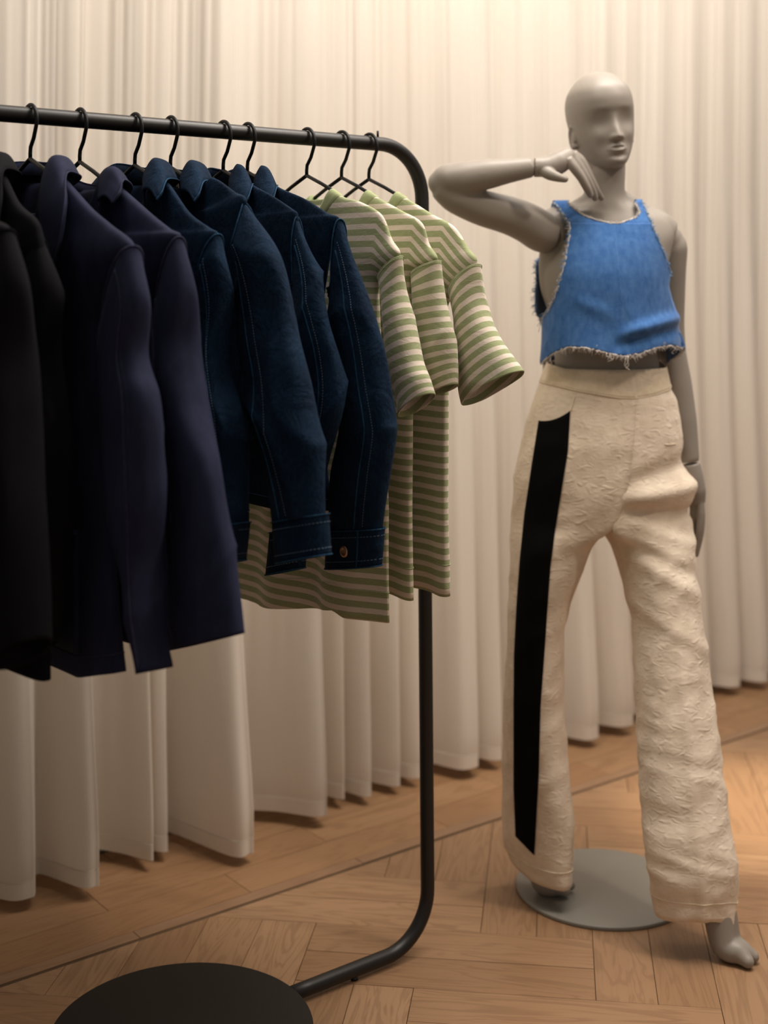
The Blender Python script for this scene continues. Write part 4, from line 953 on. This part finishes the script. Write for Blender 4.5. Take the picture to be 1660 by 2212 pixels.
# waistband
WB = []
wtop = [(1181, 785), (1240, 806), (1300, 815), (1355, 817), (1400, 811), (1441, 800)]; wbot = [(1166, 826), (1240, 846), (1320, 860), (1355, 861), (1400, 853), (1449, 838)]
nu = 96
for v in np.linspace(0, 1, 7):
    row = []
    for j in range(nu):
        a = 2 * math.pi * j / nu; cx, sx = math.cos(a), math.sin(a)
        T0 = [wtop[0][0] + (wtop[-1][0] - wtop[0][0]) * (cx + 1) / 2, 0]; B0_ = [wbot[0][0] + (wbot[-1][0] - wbot[0][0]) * (cx + 1) / 2, 0]
        yt = np.interp(T0[0], [p[0] for p in wtop], [p[1] for p in wtop]); yb = np.interp(B0_[0], [p[0] for p in wbot], [p[1] for p in wbot])
        if sx > 0: pass
        yt_b, yb_b = 782, 822                   # back of the band
        k = np.clip(0.5 + 1.6 * sx, 0, 1); yt = yt * k + yt_b * (1 - k); yb = yb * k + yb_b * (1 - k)
        x = T0[0] * (1 - v) + B0_[0] * v; y = yt * (1 - v) + yb * v; b = (.0935 * (1 - v) + .1045 * v) + 0.0035
        Yd = 2.914 - b * sx; base = at(x, y, 2.914); row.append((base[0], Yd, CAMH + (HY - y) / FPX * (Yd if sx > 0 else 2.914)))
    WB.append(row)
WB = np.array(WB); o = mesh('waistband', WB.reshape(-1, 3), grid_faces(7, nu), M['linen_smooth'], tr, solid=0.003); kid_off(o, tr)
smooth_line([WB[6, j] for j in range(nu // 2 + 1)], M['linen_smooth'], o, 'band_seam', .0012)
# fly, pocket seams
smooth_line([front_pt(-1, ip(Cen, y) - 2, y, 0.001) for y in np.linspace(865, 1115, 30)], M['linen_smooth'], tr, 'fly_seam', .0022)
smooth_line([front_pt(-1, ip(Cen, y) - 20 * min(1, (1010 - y) / 60 + .05), y, 0.0008) for y in np.linspace(865, 1005, 20)], M['linen_smooth'], tr, 'fly_stitching', .0007)
smooth_line([front_pt(-1, x, y, 0.001) for x, y in ((1242, 848), (1239, 862), (1234, 877), (1222, 889), (1205, 898), (1187, 903), (1168, 903))], M['linen_smooth'], tr, 'pocket_edge', .0014)
smooth_line([front_pt(1, x, y, 0.0008) for x, y in ((1437, 949), (1448, 950), (1460, 950))], M['linen_smooth'], tr, 'welt_pocket', .0012)

# ------------------------------------------------------------ frayed denim top
tp = empty('cropped_top', (BASEC[0], BASEC[1], 1.16), 0, label='bright blue sleeveless cropped denim top with frayed edges, worn by the mannequin', cat='top')
OFF[tp.name] = np.array([BASEC[0], BASEC[1], 1.16])
FL = [(482, 1231), (500, 1232), (530, 1228), (565, 1222), (600, 1213), (625, 1206), (655, 1195), (672, 1183), (683, 1172), (690, 1168), (720, 1168), (790, 1171)]
FR = [(482, 1406), (500, 1413), (530, 1427), (565, 1440), (590, 1446), (620, 1443), (650, 1449), (690, 1461), (720, 1471), (745, 1480), (790, 1482)]
HM = [(1168, 788), (1180, 778), (1195, 764), (1230, 749), (1262, 751), (1290, 756), (1330, 767), (1357, 769), (1385, 763), (1420, 751), (1445, 746), (1465, 750), (1482, 753)]
def topdepth(x, y, front=True):
    half = np.interp(y, [440, 482, 560, 620, 700, 790], [150, 150, 150, 148, 152, 158]); xm = np.interp(y, [440, 560, 700, 790], [1312, 1308, 1312, 1320])
    b = np.interp(y, [438, 450, 482, 520, 570, 610, 660, 720, 790], [.044, .058, .088, .107, .125, .130, .130, .134, .142]); t = np.clip(abs(x - xm) / half, 0, .999)
    if y > 490: b = np.mean([np.interp(y + k_, [438, 450, 482, 520, 570, 610, 660, 720, 790, 830], [.044, .058, .088, .107, .123, .130, .131, .135, .142, .145]) for k_ in np.linspace(-1, 1, 9) * min(28, y - 482)])
    if not front: b = np.interp(y, [438, 460, 500, 560, 640, 790], [.0, .05, .088, .104, .112, .125])
    v = b * (1 - t ** 2.6) ** 0.5; return 2.912 - v if front else 2.912 + v
def panel(nx, ny, fx, fy, front, seed, amp=0.0065):
    G_ = np.zeros((ny, nx, 3))
    for i, v in enumerate(np.linspace(0, 1, ny)):
        for j, u in enumerate(np.linspace(0, 1, nx)):
            y = fy(u, v); x = fx(u, y); Y = topdepth(x, y, front); G_[i, j] = at(x, y, Y)
    n = grid_normals(G_, False); n = np.where(n[:, :, 1:2] > 0, -n, n) if front else np.where(n[:, :, 1:2] < 0, -n, n)
    lowf = np.linspace(0, 1, ny)[:, None] ** 1.3
    px = 830 + FPX * G_[:, :, 0] / G_[:, :, 1]; py = HY - FPX * (G_[:, :, 2] - CAMH) / G_[:, :, 1]
    ln_ = lambda x0, y0, x1, y1, w_: np.exp(-((py - y0 - (px - x0) * (y1 - y0) / (x1 - x0)) / w_) ** 2) * np.clip((px - x0 + 30) / 40, 0, 1) * np.clip((x1 + 30 - px) / 40, 0, 1)
    fold = (0.011 * ln_(1360, 718, 1450, 690, 14) - 0.007 * ln_(1350, 742, 1450, 716, 12) + .003 * ln_(1255, 655, 1310, 676, 16)) if front else 0
    d = fold + amp * waves(G_, seed, 24, 9) * (0.10 + lowf) * np.clip(np.linspace(0, 1, ny)[:, None] * 7, 0, 1) + 0.0035 * creases(G_, seed + 3, 24, 4) * (0.0 + lowf)
    return G_ + n * d[:, :, None], n
def front_y(u, v):
    x_ = ip(FL, 790) + (ip(FR, 790) - ip(FL, 790)) * u; hb = np.interp(x_, [p[0] for p in HM], [p[1] for p in HM]); return 482 + (hb - 482) * v
GF, nF = panel(72, 70, lambda u, y: ip(FL, y) + (ip(FR, y) - ip(FL, y)) * u, front_y, True, 51)
Vt, Ft = list(GF.reshape(-1, 3)), grid_faces(70, 72, False)
# straps: from the chest row up to the shoulder and over to the back
def strap(xa, xb, top):
    """columns between armhole edge xa(y) and neckline edge xb(y), from y=482 up"""
    G_ = []
    for y in np.linspace(484, top, 14):
        row = []
        for u in np.linspace(0, 1, 9):
            x = xa(y) + (xb(y) - xa(y)) * u; row.append(at(x, y, topdepth(x, y, True)))
        G_.append(row)
    for k, (dy, dY) in enumerate(((-5, .016), (-6, .036), (-2, .060), (8, .085), (26, .108))):   # over the shoulder
        row = []
        for u in np.linspace(0, 1, 9):
            x = xa(top) + (xb(top) - xa(top)) * u; p = at(x, top + dy, 2.912 - .010); p[1] = topdepth(x, top, True) + dY; p[2] = at(0, top + dy, p[1])[2] if False else p[2]; row.append(p)
        G_.append(row)
    return np.array(G_)
lx = lambda T_: (lambda y: ip(T_, y))
SLa, SLb = [(438, 1198), (450, 1209), (470, 1222), (484, 1230)], [(438, 1228), (450, 1240), (462, 1255), (472, 1278), (480, 1308), (484, 1332)]
SRa, SRb = [(438, 1386), (450, 1392), (470, 1400), (484, 1407)], [(438, 1372), (450, 1379), (460, 1382), (470, 1374), (478, 1356), (484, 1328)]
strapL, strapR = strap(lx(SLa), lx(SLb), 438), strap(lx(SRa), lx(SRb), 438)
front = mesh('front_panel', Vt, Ft, M['blue'], tp, solid=0.0018)
Vs, Fs = join([(strapL.reshape(-1, 3), grid_faces(strapL.shape[0], 9, False)), (strapR.reshape(-1, 3), grid_faces(strapR.shape[0], 9, False))])
mesh('shoulder_strap', strapL.reshape(-1, 3), grid_faces(strapL.shape[0], 9, False), M['blue'], tp, solid=0.0018)
mesh('shoulder_strap', strapR.reshape(-1, 3), grid_faces(strapR.shape[0], 9, False), M['blue'], tp, solid=0.0018)
BL = [(455, 1210), (480, 1218), (520, 1200), (545, 1175), (565, 1160), (600, 1160), (650, 1158), (675, 1160), (690, 1168), (790, 1171)]
BRt = [(455, 1400), (500, 1404), (560, 1412), (620, 1416), (690, 1420), (745, 1428), (800, 1432)]
def back_y(u, v): hb = 790 + 6 * math.sin(u * 7) - (36 * max(0, (u - 0.93)) / 0.07); return 455 + (hb - 455) * v
GB, nB = panel(60, 60, lambda u, y: ip(BL, y) + (ip(BRt, y) - ip(BL, y)) * u, back_y, False, 55)
mesh('back_panel', GB.reshape(-1, 3), grid_faces(60, 60, False), M['blue_in'], tp, solid=0.0018)
smooth_line([GF[i, min(71, max(0, int(round((np.interp(i, [0, 69], [1327, 1357]) - GF_x[0]) / (GF_x[1] - GF_x[0]) * 71))))] + nF[i, 36] * .0008 for i in range(70) for GF_x in [(ip(FL, 482 + i * 4.0), ip(FR, 482 + i * 4.0))]], M['blue_thread'], tp, 'centre_seam', .0011)
# the right side of the boxy top curls back in front of the hanging arm
GS = []
for v in np.linspace(0, 1, 24):
    i_ = int(round((0.42 + 0.58 * v) * 69)); p0 = GF[i_, 71]; row = []
    for u in np.linspace(0, 1, 8):
        row.append(p0 + np.array([-0.034 * u ** 1.5 * (0.35 + .65 * v), 0.030 * math.sin(u * 1.5) , -0.036 * u ** 1.2 * v ** 4]))
    GS.append(row)
GS = np.array(GS); mesh('side_panel', GS.reshape(-1, 3), grid_faces(24, 8, False), M['blue_in'], tp, solid=0.0016)
# frayed edges: loose threads all along the raw cuts
rg = np.random.RandomState(9)
def fray(pts, nrm, outdir, n, ln, name='frayed_edge', mat='fray', rad=0.00045):
    P = catmull(np.array(pts), 300); out = []
    out.append(ptube(P[::4] + np.array(nrm) * .001 + rg.normal(size=(75, 3)) * .0007, 0.0019, 6))
    for k in range(n):
        i = rg.randint(0, 300); p = P[i] + np.array(nrm) * rg.uniform(-.001, .003); d = np.array(outdir[i * (len(outdir) - 1) // 299]) * rg.uniform(.3, 1) + rg.normal(size=3) * .55; d /= np.linalg.norm(d); l_ = ln * rg.uniform(.4, 1.3)
        q1 = p + d * l_ * .5 + rg.normal(size=3) * l_ * .18; q2 = p + d * l_ + rg.normal(size=3) * l_ * .35 + np.array([0, 0, -.3 * l_])
        out.append(ptube([p, q1, q2], rad, 4, n=5))
    o = mesh(name, *join(out), M[mat], tp); tag(o, kind='stuff'); return o
hemP = GF[-1]; fray(hemP, (0, -.5, 0), [(0, 0, -1)] * 2, 420, .007)
neckP = [strapL[i, 8] for i in range(14)][::-1] + [GF[0, j] for j in range(38, 44)] + [strapR[i, 8] for i in range(14)]
neckP = [strapL[i, 8] for i in range(13, 2, -1)] + [at(x, y, topdepth(x, y)) for x, y in ((1310, 480.5), (1325, 482.5), (1342, 482))] + [strapR[i, 8] for i in range(3, 14)]
fray(neckP, (0, -1, .3), [(0, 0, 1)] * 2, 260, .0045)
armL = [strapL[i, 0] for i in range(13, 0, -1)] + [GF[i, 0] for i in range(0, 52, 2)]
fray(armL, (-.3, -1, 0), [(-1, 0, .2)] * 2, 300, .006, mat='fray'); fray(armL, (-.3, -1, 0), [(-1, 0, .2)] * 2, 120, .009, mat='blue_fray')
armR = [strapR[i, 0] for i in range(13, 0, -1)] + [GF[i, 71] for i in range(0, 34, 2)]
fray(armR, (.3, -1, 0), [(1, 0, .2)] * 2, 200, .006, mat='blue_fray')
armB = [GB[i, 0] for i in range(12, 44)]; fray(armB, (-.3, 0, 0), [(-1, 0, .2)] * 2, 160, .008, mat='blue_fray')
fray([GS[-1, j] for j in range(8)], (0, 0, 0), [(0, 0, -1)] * 2, 60, .006)
fray([GB[-1, j] for j in range(0, 60, 2)], (0, 0, 0), [(0, 0, -1)] * 2, 260, .007)
# long threads hanging from the hem
out = []
for x0, y0, ln in ((1355, 768, .030), (1352, 768, .022), (1358, 768, .026), (1311, 762, .014), (1318, 764, .016), (1190, 772, .016), (1455, 750, .014)):
    p = at(x0, y0, topdepth(x0, y0)) + np.array([0, -.003, 0]); Q = [p, p + [rg.uniform(-.003, .003), -.002, -ln * .4], p + [rg.uniform(-.005, .005), -.001, -ln * .75], p + [rg.uniform(-.006, .006), 0, -ln]]; out.append(ptube(Q, .0009, 5, n=9))
tag(mesh('loose_threads', *join(out), M['fray'], tp), kind='stuff')
